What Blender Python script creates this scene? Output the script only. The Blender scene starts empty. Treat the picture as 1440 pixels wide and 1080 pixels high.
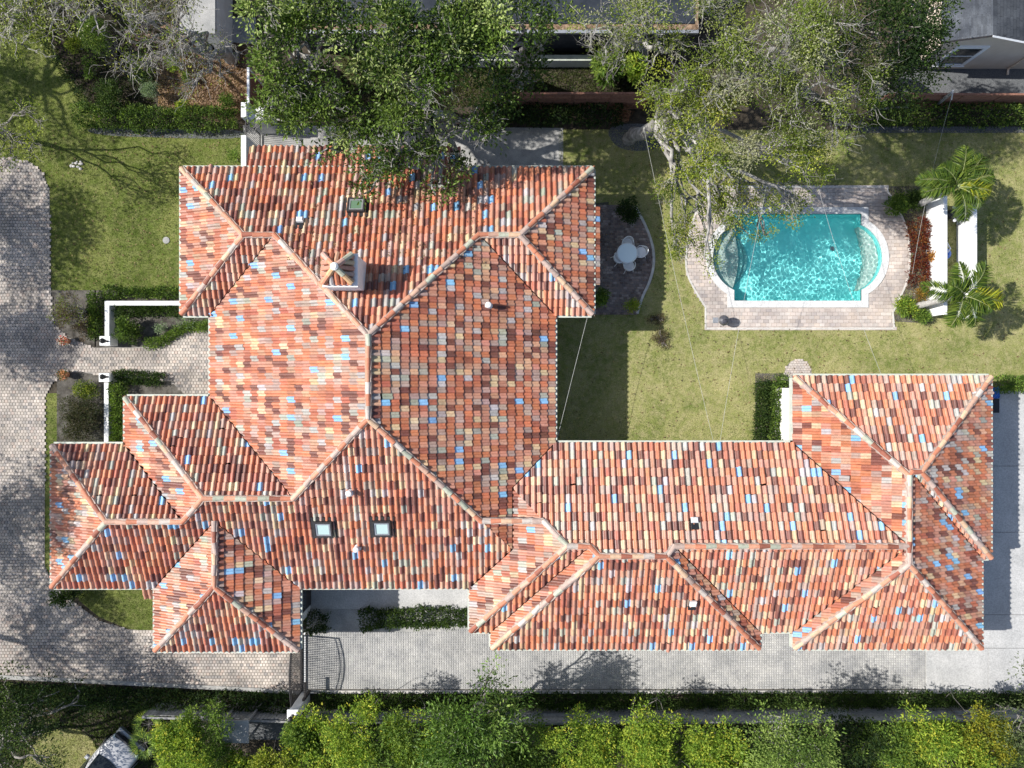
import bpy, math, random
import numpy as np
from mathutils import Vector, Matrix
from mathutils.geometry import tessellate_polygon
rng = np.random.default_rng(11); random.seed(11)
S = bpy.context.scene
COL = S.collection
PI = math.pi
H = 34.0            # drone height in metres; 30 photo pixels to the metre on the ground
FPX = 1020.0

# ------------------------------------------------------------------ camera, sky, sun, exposure
cd = bpy.data.cameras.new('camera'); cam = bpy.data.objects.new('camera', cd); COL.objects.link(cam)
cam.location = (0, 0, H); cam.rotation_euler = (0, 0, 0)
cd.sensor_width = 36; cd.lens = 36 * FPX / 1440; cd.clip_start = 0.1; cd.clip_end = 3000
S.camera = cam
SUN_EL = math.radians(44.5); SUN_AZ = math.radians(-5.0)     # light travels towards +X, a little to -Y
w = bpy.data.worlds.new('World'); S.world = w; w.use_nodes = True
nt = w.node_tree; bg = nt.nodes['Background']
sky = nt.nodes.new('ShaderNodeTexSky'); sky.sky_type = 'NISHITA'; sky.sun_disc = False
sky.sun_elevation = SUN_EL; sky.sun_rotation = math.radians(-85.0)
sky.air_density = 1.0; sky.dust_density = 1.4; sky.ozone_density = 0.8
nt.links.new(sky.outputs[0], bg.inputs[0]); bg.inputs[1].default_value = 0.105
ld = bpy.data.lights.new('sun', 'SUN'); sun = bpy.data.objects.new('sun', ld); COL.objects.link(sun)
ld.energy = 4.75; ld.angle = math.radians(0.53); ld.color = (1.0, 0.965, 0.91)
sd = Vector((math.cos(SUN_EL) * math.cos(SUN_AZ), math.cos(SUN_EL) * math.sin(SUN_AZ), -math.sin(SUN_EL)))
sun.rotation_euler = sd.to_track_quat('-Z', 'Y').to_euler(); sun.location = (-30, 0, 40)
vs = S.view_settings; vs.view_transform = 'Standard'; vs.look = 'None'; vs.gamma = 1; vs.exposure = 0.55
try: vs.use_curve_mapping = False
except Exception: pass
S.cycles.max_bounces = 8; S.cycles.transparent_max_bounces = 12
S.cycles.use_denoising = True

# ------------------------------------------------------------------ helpers
def g(u, v, z=0.0):
    """photo pixel -> point at height z"""
    f = (H - z) / FPX
    return ((u - 720) * f, (540 - v) * f, z)
def gp(pts, z=0.0): return [g(u, v, z)[:2] for u, v in pts]

def thing(name, label, cat, loc=(0, 0, 0), group=None):
    o = bpy.data.objects.new(name, None); COL.objects.link(o); o.location = loc
    o.empty_display_size = 0.3
    o['label'] = label; o['category'] = cat
    if group: o['group'] = group
    return o
def tag(o, label, cat, group=None):
    o['label'] = label; o['category'] = cat
    if group: o['group'] = group
    return o
def attach(o, parent, world=True):
    o.parent = parent
    if world and parent.parent is None: o.location = -parent.location
    return o
def mk(name, V, F, mat, parent=None, col=None, smooth=False, kind=None, world=True):
    me = bpy.data.meshes.new(name)
    if isinstance(F, np.ndarray):
        V = np.asarray(V, dtype=np.float32); m, k = F.shape
        me.vertices.add(len(V)); me.vertices.foreach_set('co', V.ravel())
        me.loops.add(m * k); me.loops.foreach_set('vertex_index', F.astype(np.int32).ravel())
        me.polygons.add(m); me.polygons.foreach_set('loop_start', (np.arange(m) * k).astype(np.int32))
        me.update(calc_edges=True)
    else:
        me.from_pydata([tuple(p) for p in V], [], F); me.update()
    if col is not None:
        a = me.attributes.new('col', 'FLOAT_COLOR', 'FACE')
        c = np.ones((len(me.polygons), 4), dtype=np.float32); c[:, :3] = np.asarray(col)[:, :3]
        a.data.foreach_set('color', c.ravel())
    me.polygons.foreach_set('use_smooth', np.full(len(me.polygons), bool(smooth)))
    if mat is not None:
        for mm in (mat if isinstance(mat, (list, tuple)) else [mat]): me.materials.append(mm)
    o = bpy.data.objects.new(name, me); COL.objects.link(o)
    if parent is not None: attach(o, parent, world)
    if kind: o['kind'] = kind
    return o
def link(name, me, parent, color=None):
    o = bpy.data.objects.new(name, me); COL.objects.link(o)
    if parent is not None: attach(o, parent)
    if color is not None: o.color = (*color, 1)
    return o
def copy_tree(o, parent=None):
    c = o.copy(); COL.objects.link(c); c.parent = parent
    for ch in list(o.children): copy_tree(ch, c)
    return c

class MB:
    def __init__(s): s.v = []; s.f = []; s.c = []
    def quad(s, *pts, col=None):
        n = len(s.v); s.v += [tuple(p) for p in pts]; s.f.append(tuple(range(n, n + len(pts)))); s.c.append(col); return s
    def box(s, x0, x1, y0, y1, z0, z1, col=None, bev=0.0):
        n = len(s.v)
        if bev <= 0:
            s.v += [(x0,y0,z0),(x1,y0,z0),(x1,y1,z0),(x0,y1,z0),(x0,y0,z1),(x1,y0,z1),(x1,y1,z1),(x0,y1,z1)]
            fs = [(3,2,1,0),(4,5,6,7),(0,1,5,4),(1,2,6,5),(2,3,7,6),(3,0,4,7)]
        else:
            b = bev
            s.v += [(x0,y0,z0),(x1,y0,z0),(x1,y1,z0),(x0,y1,z0),(x0,y0,z1-b),(x1,y0,z1-b),(x1,y1,z1-b),(x0,y1,z1-b),
                    (x0+b,y0+b,z1),(x1-b,y0+b,z1),(x1-b,y1-b,z1),(x0+b,y1-b,z1)]
            fs = [(3,2,1,0),(8,9,10,11),(0,1,5,4),(1,2,6,5),(2,3,7,6),(3,0,4,7),(4,5,9,8),(5,6,10,9),(6,7,11,10),(7,4,8,11)]
        s.f += [tuple(n + i for i in f) for f in fs]; s.c += [col] * len(fs); return s
    def obox(s, p0, p1, half, z0, z1):
        """box along p0-p1 in plan"""
        dx, dy = p1[0]-p0[0], p1[1]-p0[1]; L = math.hypot(dx, dy) or 1; nx, ny = -dy/L*half, dx/L*half
        q = [(p0[0]+nx,p0[1]+ny),(p0[0]-nx,p0[1]-ny),(p1[0]-nx,p1[1]-ny),(p1[0]+nx,p1[1]+ny)]
        return s.prism(q, z0, z1)
    def prism(s, q, z0, z1):
        n = len(s.v); k = len(q)
        s.v += [(x, y, z0) for x, y in q] + [(x, y, z1) for x, y in q]
        fs = [tuple(range(k-1, -1, -1)), tuple(range(k, 2*k))] + [(i, (i+1) % k, k+(i+1) % k, k+i) for i in range(k)]
        s.f += [tuple(n+i for i in f) for f in fs]; s.c += [None]*len(fs); return s
    def tube(s, pts, rad, n=6, cap=True, col=None):
        pts = [Vector(p) for p in pts]; m = len(pts)
        if not isinstance(rad, (list, tuple)): rad = [rad]*m
        b = len(s.v); ref = None
        for i, p in enumerate(pts):
            d = (pts[min(i+1, m-1)] - pts[max(i-1, 0)])
            if d.length < 1e-9: d = Vector((0,0,1))
            d.normalize()
            if ref is None: ref = Vector((1,0,0)) if abs(d.x) < .8 else Vector((0,1,0))
            a = (ref - d*ref.dot(d)); a.normalize(); c = d.cross(a); ref = a
            for k in range(n):
                t = 2*PI*k/n; q = p + (a*math.cos(t) + c*math.sin(t))*rad[i]; s.v.append((q.x,q.y,q.z))
        for i in range(m-1):
            for k in range(n):
                k2 = (k+1) % n
                s.f.append((b+i*n+k, b+i*n+k2, b+(i+1)*n+k2, b+(i+1)*n+k)); s.c.append(col)
        if cap:
            s.f.append(tuple(b+k for k in range(n-1,-1,-1))); s.f.append(tuple(b+(m-1)*n+k for k in range(n))); s.c += [col, col]
        return s
    def lathe(s, prof, c=(0,0,0), n=16, sx=1, sy=1):
        b = len(s.v); m = len(prof)
        for r, z in prof:
            for k in range(n):
                t = 2*PI*k/n; s.v.append((c[0]+r*math.cos(t)*sx, c[1]+r*math.sin(t)*sy, c[2]+z))
        for i in range(m-1):
            for k in range(n):
                k2 = (k+1) % n
                s.f.append((b+i*n+k, b+i*n+k2, b+(i+1)*n+k2, b+(i+1)*n+k)); s.c.append(None)
        s.f.append(tuple(b+k for k in range(n-1,-1,-1))); s.f.append(tuple(b+(m-1)*n+k for k in range(n))); s.c += [None, None]
        return s
    def build(s, name, mat, parent=None, smooth=False, kind=None, world=True, usecol=False):
        return mk(name, s.v, s.f, mat, parent, col=[c or (1,1,1) for c in s.c] if usecol else None, smooth=smooth, kind=kind, world=world)

# ------------------------------------------------------------------ materials
def nodes(name):
    m = bpy.data.materials.new(name); m.use_nodes = True; t = m.node_tree
    return m, t, t.nodes['Principled BSDF']
def N(t, kind, **kw):
    n = t.nodes.new(kind)
    for k, v in kw.items(): setattr(n, k, v)
    return n
def noise(t, scale, detail=4, rough=.6, src=None, dist=0):
    if src is None:
        src = t.nodes.get('pos') or N(t, 'ShaderNodeNewGeometry'); src.name = 'pos'; src = src.outputs['Position']
    n = N(t, 'ShaderNodeTexNoise'); n.inputs['Scale'].default_value = scale; n.inputs['Detail'].default_value = detail
    n.inputs['Roughness'].default_value = rough; n.inputs['Distortion'].default_value = dist
    t.links.new(src, n.inputs['Vector']); return n
def ramp(t, src, stops):
    r = N(t, 'ShaderNodeValToRGB'); e = r.color_ramp.elements
    while len(e) < len(stops): e.new(.5)
    for k, (p, c) in enumerate(stops):
        e[k].position = p; e[k].color = (*c, 1) if len(c) == 3 else c
    t.links.new(src, r.inputs[0]); return r
def mul(t, a, b, fac=1.0, mode='MULTIPLY'):
    m = N(t, 'ShaderNodeMix', data_type='RGBA', blend_type=mode); m.inputs['Factor'].default_value = fac
    t.links.new(a, m.inputs['A'])
    if isinstance(b, tuple): m.inputs['B'].default_value = (*b, 1)
    else: t.links.new(b, m.inputs['B'])
    return m.outputs['Result']
def bump(t, p, src, dist, strength=.6):
    b = N(t, 'ShaderNodeBump'); b.inputs['Distance'].default_value = dist; b.inputs['Strength'].default_value = strength
    t.links.new(src, b.inputs['Height']); t.links.new(b.outputs[0], p.inputs['Normal'])
def matte(name, c1, c2=None, scale=6, rough=.85, bmp=0.0, bscale=40, src=None, spec=.25, metal=0, fine=None, stops=(.35,.65)):
    """noise-mottled material; src: None = own colours, 'attr' = face colour, 'obj' = object colour"""
    m, t, p = nodes(name)
    p.inputs['Roughness'].default_value = rough; p.inputs['Specular IOR Level'].default_value = spec; p.inputs['Metallic'].default_value = metal
    c2 = c2 or tuple(min(1, x*1.15) for x in c1)
    n = noise(t, scale); r = ramp(t, n.outputs['Fac'], [(stops[0], c1), (stops[1], c2)]); out = r.outputs[0]
    if fine:
        n2 = noise(t, fine, 3, .7); r2 = ramp(t, n2.outputs['Fac'], [(.3, (.72,.72,.72)), (.7, (1.2,1.2,1.2))]); out = mul(t, out, r2.outputs[0])
    if src == 'attr':
        a = N(t, 'ShaderNodeAttribute', attribute_name='col'); out = mul(t, out, a.outputs['Color'])
    elif src == 'obj':
        a = N(t, 'ShaderNodeObjectInfo'); out = mul(t, out, a.outputs['Color'])
    t.links.new(out, p.inputs['Base Color'])
    if bmp:
        nb = noise(t, bscale, 3, .6); bump(t, p, nb.outputs['Fac'], bmp)
    return m
def leafmat(name, rough=.5, spec=.4, trans=.25):
    m, t, p = nodes(name)
    a = N(t, 'ShaderNodeAttribute', attribute_name='col')
    t.links.new(a.outputs['Color'], p.inputs['Base Color']); p.inputs['Roughness'].default_value = rough; p.inputs['Specular IOR Level'].default_value = spec
    tr = N(t, 'ShaderNodeBsdfTranslucent'); t.links.new(mul(t, a.outputs['Color'], (1.25,1.35,.6)), tr.inputs['Color'])
    mx = N(t, 'ShaderNodeMixShader'); mx.inputs[0].default_value = trans
    t.links.new(p.outputs[0], mx.inputs[1]); t.links.new(tr.outputs[0], mx.inputs[2])
    t.links.new(mx.outputs[0], t.nodes['Material Output'].inputs[0]); return m

def tile_mat(name, src, matt=False):
    m, t, p = nodes(name); p.inputs['Roughness'].default_value = .45; p.inputs['Specular IOR Level'].default_value = .65; p.inputs['Coat Weight'].default_value = 0; p.inputs['Coat Roughness'].default_value = .42
    a = N(t, 'ShaderNodeAttribute', attribute_name='col').outputs['Color'] if src == 'attr' else N(t, 'ShaderNodeObjectInfo').outputs['Color']
    n1 = noise(t, 9, 5, .65); r1 = ramp(t, n1.outputs['Fac'], [(.3, (.8,.77,.74)), (.5, (1,1,1)), (.72, (1.14,1.12,1.1))])
    n2 = noise(t, .8, 6, .68); r2 = ramp(t, n2.outputs['Fac'], [(.28, (.62,.60,.60)), (.42, (.92,.92,.92)), (.62, (1.04,1.04,1.04))])
    n3 = noise(t, 30, 3, .7); r3 = ramp(t, n3.outputs['Fac'], [(.58, (0,0,0)), (.72, (.6,.6,.6))])
    o = mul(t, mul(t, a, r1.outputs[0]), r2.outputs[0])
    mx = N(t, 'ShaderNodeMix', data_type='RGBA'); t.links.new(r3.outputs[0], mx.inputs['Factor']); t.links.new(o, mx.inputs['A']); mx.inputs['B'].default_value = (.34,.27,.21,1)
    t.links.new(mx.outputs['Result'], p.inputs['Base Color']); bump(t, p, n3.outputs['Fac'], .004, .5)
    if matt: p.inputs['Roughness'].default_value = .65; p.inputs['Specular IOR Level'].default_value = .35; p.inputs['Coat Weight'].default_value = 0
    return m
M_RIDGE = tile_mat('ridge_clay', 'obj', True)
M_TILE = tile_mat('glazed_clay', 'attr'); M_TILEO = tile_mat('clay_single', 'obj')
M_WHITE = matte('white_stucco', (.76,.76,.75), (.84,.84,.83), 3, .8, .003, 60)
M_WALL = matte('house_stucco', (.70,.69,.66), (.8,.79,.77), 2, .85, .003, 60)
M_TRIM = matte('pale_trim', (.42,.45,.39), (.52,.55,.48), 4, .6)
M_MORTAR = matte('ridge_mortar', (.33,.25,.21), (.48,.40,.35), 8, .9, .004, 50)
M_DECK = matte('dark_felt', (.045,.035,.03), (.07,.055,.05), 8, .95)
M_IRON = matte('dark_iron', (.02,.02,.022), (.04,.035,.035), 10, .55, spec=.4)
M_BLACK = matte('black_plastic', (.012,.012,.014), (.02,.02,.022), 10, .4, spec=.5)
M_GREYMETAL = matte('grey_metal', (.35,.36,.37), (.48,.49,.5), 12, .4, metal=.6)
M_PALEMETAL = matte('pale_vent', (.62,.62,.62), (.72,.72,.72), 12, .5)
M_CONC = matte('concrete', (.38,.38,.375), (.475,.47,.46), .8, .9, .002, 90, fine=18)
M_CONCD = matte('aged_concrete', (.27,.27,.26), (.40,.39,.37), 1.6, .92, .003, 70, fine=25)
M_KERB = matte('kerb_stone', (.42,.40,.37), (.55,.53,.5), 5, .9, .003, 60)
M_PAVER = matte('paver', (.78,.78,.79), (1.12,1.1,1.06), .8, .9, .003, 120, src='attr')
M_JOINT = matte('joint_sand', (.22,.205,.19), (.32,.295,.27), 9, .95)
M_SOIL = matte('soil', (.035,.028,.02), (.085,.07,.05), 3, .95, .02, 25, fine=30)
M_LITTER = matte('leaf_litter', (.12,.075,.045), (.36,.25,.17), 7, .95, .02, 30, fine=45, stops=(.38,.68))
M_MULCH = matte('dark_mulch', (.02,.014,.012), (.055,.04,.034), 8, .95, .02, 40, fine=40)
M_GRAVEL = matte('dark_gravel', (.06,.065,.07), (.17,.175,.18), 30, .95, .01, 70, fine=60)
M_WOOD = matte('red_brown_wood', (.22,.105,.07), (.33,.17,.12), 9, .85, src='obj')
M_GREYWOOD = matte('weathered_wood', (.22,.22,.22), (.36,.355,.345), 9, .9, src='obj')
M_BARKP = matte('pale_bark', (.16,.15,.135), (.40,.385,.355), 4, .9, .01, 30)
M_BARKG = matte('grey_bark', (.13,.12,.105), (.28,.26,.24), 5, .9, .015, 25)
M_PALMBARK = matte('palm_bark', (.30,.28,.26), (.5,.48,.46), 9, .85, .006, 20)
M_LEAF_GLOSS = leafmat('glossy_leaf', .42, .2, .22); M_LEAF = leafmat('leaf', .6, .16, .36); M_LEAF_SOFT = leafmat('soft_leaf', .75, .2, .3)
M_SHINGLE = matte('grey_shingle', (.055,.062,.075), (.105,.115,.13), 1.3, .9, src='obj', fine=30)
M_DARKROOF = matte('dark_membrane', (.016,.021,.03), (.035,.042,.055), 1.5, .75)
M_BEIGE = matte('beige_siding', (.64,.54,.44), (.7,.6,.5), 2, .8)
M_FRAME = matte('white_frame', (.84,.85,.86), (.88,.88,.89), 6, .45)
M_GLASSD, t_, p_ = nodes('window_glass'); p_.inputs['Base Color'].default_value = (.02,.025,.028,1); p_.inputs['Roughness'].default_value = .06; p_.inputs['Specular IOR Level'].default_value = .6
M_GLASSSKY, t_, p_ = nodes('skylight_glass'); p_.inputs['Base Color'].default_value = (.42,.55,.53,1); p_.inputs['Roughness'].default_value = .12; p_.inputs['Specular IOR Level'].default_value = .6
M_GLASSGRN, t_, p_ = nodes('green_skylight_glass'); p_.inputs['Base Color'].default_value = (.12,.2,.13,1); p_.inputs['Roughness'].default_value = .15; p_.inputs['Specular IOR Level'].default_value = .6
M_BLUE = matte('blue_plastic', (.012,.09,.42), (.02,.14,.55), 8, .45, spec=.4)
M_CARP, t_, p_ = nodes('silver_paint'); p_.inputs['Base Color'].default_value = (.47,.47,.475,1); p_.inputs['Metallic'].default_value = .25; p_.inputs['Roughness'].default_value = .34; p_.inputs['Coat Weight'].default_value = .4
M_TYRE = matte('rubber', (.015,.015,.015), (.03,.03,.03), 20, .9)
M_CABLE = matte('pale_cable', (.36,.36,.34), (.44,.44,.42), 6, .6)
M_TERRA = matte('terracotta_pot', (.42,.17,.09), (.5,.24,.14), 9, .85)

def lawn_mat(name, cols, dry):
    m, t, p = nodes(name); p.inputs['Roughness'].default_value = .95; p.inputs['Specular IOR Level'].default_value = .1
    n1 = noise(t, .55, 5, .62, dist=.6); r1 = ramp(t, n1.outputs['Fac'], [(.32, cols[0]), (.5, cols[1]), (.68, cols[2])])
    n2 = noise(t, 3.2, 5, .7); r2 = ramp(t, n2.outputs['Fac'], [(.42, (0,0,0)), (.72, (dry,dry,dry))])
    mx = N(t, 'ShaderNodeMix', data_type='RGBA'); t.links.new(r2.outputs[0], mx.inputs['Factor']); t.links.new(r1.outputs[0], mx.inputs['A']); mx.inputs['B'].default_value = (*cols[3], 1)
    n3 = noise(t, 22, 4, .75); r3 = ramp(t, n3.outputs['Fac'], [(.3, (.6,.6,.55)), (.7, (1.3,1.3,1.25))])
    o = mul(t, mx.outputs['Result'], r3.outputs[0]); t.links.new(o, p.inputs['Base Color']); bump(t, p, n3.outputs['Fac'], .03, .7); return m
M_LAWNL = lawn_mat('green_lawn', [(.075,.105,.02), (.115,.15,.034), (.185,.205,.06), (.27,.25,.12)], .6)
M_LAWNR = lawn_mat('dry_lawn', [(.13,.165,.042), (.22,.235,.08), (.31,.30,.135), (.39,.34,.2)], .85)

def inside(px, py, poly):
    r = np.zeros(len(px), bool); j = len(poly) - 1
    for i in range(len(poly)):
        xi, yi = poly[i]; xj, yj = poly[j]
        c = ((yi > py) != (yj > py)) & (px < (xj - xi) * (py - yi) / (yj - yi + 1e-12) + xi); r ^= c; j = i
    return r
def sheet(name, outer, z, mat, holes=(), kind='structure', parent=None):
    loops = [[Vector((x, y, 0)) for x, y in outer]] + [[Vector((x, y, 0)) for x, y in h] for h in holes]
    tris = tessellate_polygon(loops); V = [(p.x, p.y, z) for l in loops for p in l]
    return mk(name, V, [tuple(t) for t in tris], mat, parent, kind=kind)
def fbm(q, sc, octv):
    out = np.zeros(len(q)); amp = 1; tot = 0; r = np.random.default_rng(5); T = r.uniform(0, 1, (64, 64))
    for o in range(octv):
        p = q*sc*2**o + 100 + o*17.3; i = np.floor(p).astype(int); f = p - i; f = f*f*(3-2*f); a = i % 64; b = (i+1) % 64
        v = (T[a[:,0],a[:,1]]*(1-f[:,0]) + T[b[:,0],a[:,1]]*f[:,0])*(1-f[:,1]) + (T[a[:,0],b[:,1]]*(1-f[:,0]) + T[b[:,0],b[:,1]]*f[:,0])*f[:,1]
        out += amp*v; tot += amp; amp *= .55
    return out/tot
def pavers(name, poly, sx, sy, gap, z, hgt, pal, wts, parent=None, running=True, jit=.003, vary=.1, stain=.5, ssc=.7, holes=(), weave=False, ang=0.0):
    P = np.array(poly); ca, sa = math.cos(ang), math.sin(ang)
    c0 = P.mean(0); Q = (P - c0) @ np.array([[ca, -sa], [sa, ca]])
    x0, y0 = Q.min(0); x1, y1 = Q.max(0)
    nx, ny = int((x1-x0)/sx)+3, int((y1-y0)/sy)+3
    I, J = np.meshgrid(np.arange(nx), np.arange(ny)); I = I.ravel(); J = J.ravel()
    cx = x0 + (I + (.5*(J % 2) if running else 0)) * sx; cy = y0 + J * sy
    wx = cx*ca - cy*sa; wy = cx*sa + cy*ca       # back to world
    wx += c0[0]; wy += c0[1]
    ok = inside(wx, wy, poly)
    for h in holes: ok &= ~inside(wx, wy, h)
    cx, cy = cx[ok], cy[ok]; n = len(cx)
    hx = sx/2 - gap/2 + rng.uniform(-jit, jit, n)*.5; hy = sy/2 - gap/2 + rng.uniform(-jit, jit, n)*.5
    zt = z + hgt + rng.uniform(-.003, .003, n); b = min(.014, gap*.8); th = rng.normal(0, .02, n)
    sgn = [(-1,-1),(1,-1),(1,1),(-1,1)]; V = np.zeros((n, 8, 3))
    for k, (a, c) in enumerate(sgn):
        for lay in range(2):
            lx = a*(hx - (b if lay else 0)); ly = c*(hy - (b if lay else 0))
            X = cx + lx*np.cos(th) - ly*np.sin(th); Y = cy + lx*np.sin(th) + ly*np.cos(th)
            V[:, k+4*lay, 0] = X*ca - Y*sa + c0[0]; V[:, k+4*lay, 1] = X*sa + Y*ca + c0[1]; V[:, k+4*lay, 2] = zt if lay else z
    F = np.array([[4,5,6,7],[0,1,5,4],[1,2,6,5],[2,3,7,6],[3,0,4,7]]); F = (F[None] + 8*np.arange(n)[:, None, None]).reshape(-1, 4)
    ci = rng.choice(len(pal), n, p=np.array(wts)/sum(wts)); C = np.array(pal)[ci] * rng.uniform(1-vary, 1+vary, (n, 1)) * (1-stain*.5+stain*fbm(np.stack([wx[ok], wy[ok]], 1), ssc, 5)[:, None]); C = np.repeat(C, 5, 0)
    return mk(name, V.reshape(-1, 3), F, M_PAVER, parent, col=C, kind='stuff')

# ------------------------------------------------------------------ foliage helpers
def unit(a): return a / (np.linalg.norm(a, axis=1, keepdims=True) + 1e-9)
def leaf_arrays(P, D, L, W, C, upb=1.0, wob=.7):
    n = len(P); d = unit(unit(D) + rng.normal(0, wob*.5, (n, 3))); up = rng.normal(0, .55, (n, 3)); up[:, 2] += upb
    s = unit(np.cross(d, up)); nn = np.cross(s, d); l = (L*rng.uniform(.65, 1.3, n))[:, None]; w = (W*rng.uniform(.7, 1.25, n))[:, None]
    V = np.stack([P, P + d*l*.45 + s*w*.5 + nn*w*.12, P + d*l - nn*w*.15, P + d*l*.45 - s*w*.5 + nn*w*.12], 1)
    F = np.arange(4*n).reshape(n, 4); return V.reshape(-1, 3), F, C
def pick(pal, n, jit=.18):
    c = np.array([p[0] for p in pal]); wts = np.array([p[1] for p in pal], float); c = c[rng.choice(len(c), n, p=wts/wts.sum())]
    return c * rng.uniform(1-jit, 1+jit, (n, 1))
def in_ell(n, c, r, rz, shell=2.2, flat=-.55):
    d = unit(rng.normal(0, 1, (n, 3))); d[:, 2] = np.where(d[:, 2] < flat, -d[:, 2]*.6, d[:, 2])
    rad = rng.uniform(0, 1, n)**(1/shell/1.5); return np.array(c) + d*rad[:, None]*np.array([r, r, rz]), d
def sprays(P, D, m, sr, L, W, pal, upb=1.0, jit=.18, lj=.22):
    n = len(P); C0 = pick(pal, n, jit); C = np.repeat(C0, m, 0)*rng.uniform(1-lj, 1+lj, (n*m, 1)); off = rng.normal(0, 1, (n*m, 3))*sr*.55
    Pp = np.repeat(P, m, 0) + off; Dd = np.repeat(D, m, 0)*.6 + unit(off)*.9 + np.array([0, 0, .1]); return leaf_arrays(Pp, Dd, L, W, C, upb)
def merge(parts):
    V = []; F = []; C = []; o = 0
    for v, f, c in parts: V.append(v); F.append(f+o); C.append(c); o += len(v)
    return np.concatenate(V), np.concatenate(F), np.concatenate(C)
def leafball(name, c, r, rz, n, L, W, pal, parent, mat=None, upb=1.0, world=False):
    P, D = in_ell(max(1, n//5), c, r, rz); V, F, C = sprays(P, D, 5, .09, L, W, pal, upb)
    V[:, 2] = np.maximum(V[:, 2], .03); return mk(name, V, F, mat or M_LEAF, parent, col=C, world=world, kind='stuff')
class Twigs:
    """many thin tapered tubes in one mesh"""
    def __init__(s): s.V = []; s.F = []; s.n = 0
    def add(s, pts, r0, r1, n=4):
        pts = np.asarray(pts, float); m = len(pts); t = np.gradient(pts, axis=0); t = unit(t); ref = np.array([.3, .2, 1.0]); a = unit(np.cross(t, ref)); b = np.cross(t, a)
        R = np.linspace(r0, r1, m)[:, None]; ang = 2*PI*np.arange(n)/n
        ring = pts[:, None, :] + (a[:, None, :]*np.cos(ang)[None, :, None] + b[:, None, :]*np.sin(ang)[None, :, None])*R[:, None, :]
        s.V.append(ring.reshape(-1, 3)); I = np.arange(m*n).reshape(m, n); J = np.roll(I, -1, 1)
        s.F.append(np.stack([I[:-1], J[:-1], J[1:], I[1:]], -1).reshape(-1, 4)+s.n); s.n += m*n
    def build(s, name, mat, parent, kind=None): return mk(name, np.concatenate(s.V), np.concatenate(s.F), mat, parent, smooth=True, kind=kind)
def wander(a, b, n, amp, lift=0):
    a = np.asarray(a, float); b = np.asarray(b, float); t = np.linspace(0, 1, n)[:, None]; p = a + (b-a)*t; L = np.linalg.norm(b-a)
    j = np.cumsum(rng.normal(0, 1, (n, 3)), 0); j -= j[0] + (j[-1]-j[0])*t; p += j*amp*L/n; p[:, 2] += lift*L*4*(t*(1-t))[:, 0]; return p
def tree(name, label, base, blobs, leafy, L, W, pal, mat, bark, rt=.22, sub=9, m=9, sr=.28, twig=0, twig_len=.9, lobe=.5, top_twig=0, moss=None, cat='tree', group=None, upb=1.0, shell=2.2, forkz=.45, lift=.06, fork=None, tint=.22):
    bx, by, _ = base if len(base) == 3 else g(*base); t = thing(name, label, cat, (bx, by, 0), group)
    BL = [(np.array(g(u, v, z)), rp*(H-z)/FPX, rz) for (u, v, z, rp, rz) in blobs]
    cen = np.mean([b[0] for b in BL], 0); tw = Twigs(); fork = np.array(g(*fork)) if fork else np.array([bx + (cen[0]-bx)*.35, by + (cen[1]-by)*.35, max(1.0, cen[2]*forkz)])
    tw.add(wander((bx, by, -.1), fork, 7, .25), rt*1.25, rt*.8, 9); parts = []
    fine = Twigs()
    for (c, r, rz) in BL:
        limb = wander(fork, c, 9, .35, lift); tw.add(limb, rt*.45, rt*.16, 7)
        nl = max(3, int(sub*r/1.6)); lc, ld_ = in_ell(nl, c, r*.8, rz*.8, 3.5, -.3)
        for k in range(nl):
            lr = r*lobe*rng.uniform(.6, 1.15); br = wander(limb[rng.integers(5, 9)], lc[k], 6, .4); tw.add(br, rt*.2, rt*.08, 5)
            ns = max(4, int(leafy*lr*lr)); P, D = in_ell(ns, lc[k], lr, lr*.7*rz/r*1.1 if rz < r else lr*.75, shell)
            if tint:
                sel = rng.choice(len(pal), 2, p=np.array([p[1] for p in pal])/sum(p[1] for p in pal)); f_ = rng.uniform(1-tint, 1+tint); lp = [(tuple(x*f_ for x in pal[i][0]), 1) for i in sel]
            else: lp = pal
            parts.append(sprays(P, D, m, sr, L, W, lp, upb))
            for _ in range(int(twig*lr)):
                i = rng.integers(len(P)); q = wander(br[rng.integers(2, 6)], P[i] + D[i]*.15, 5, .5); fine.add(q, .028, .007, 3)
            for _ in range(int(top_twig*lr)):
                d = D[rng.integers(len(P))].copy(); d[2] = abs(d[2])*.5+.1; st = br[rng.integers(2, 6)]; e = lc[k] + d*lr*np.array([1.15, 1.15, .9])*rng.uniform(.7, 1.25); q = wander(st, e, 7, .7); fine.add(q, .024, .006, 4)
                for _ in range(7):
                    p0 = q[rng.integers(3, 7)]; dd = unit((d + rng.normal(0, .7, 3))[None])[0]; dd[2] = abs(dd[2])*.4; fine.add(wander(p0, p0+dd*twig_len*rng.uniform(.3, .8), 5, .6), .010, .004, 3)
    tw.build('trunk', bark, t)
    if fine.V: fine.build('twigs', bark if not moss else moss, t, kind='stuff')
    V, F, C = merge(parts); V[:, 2] = np.maximum(V[:, 2], .05); mk('crown', V, F, mat, t, col=C); return t
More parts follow.
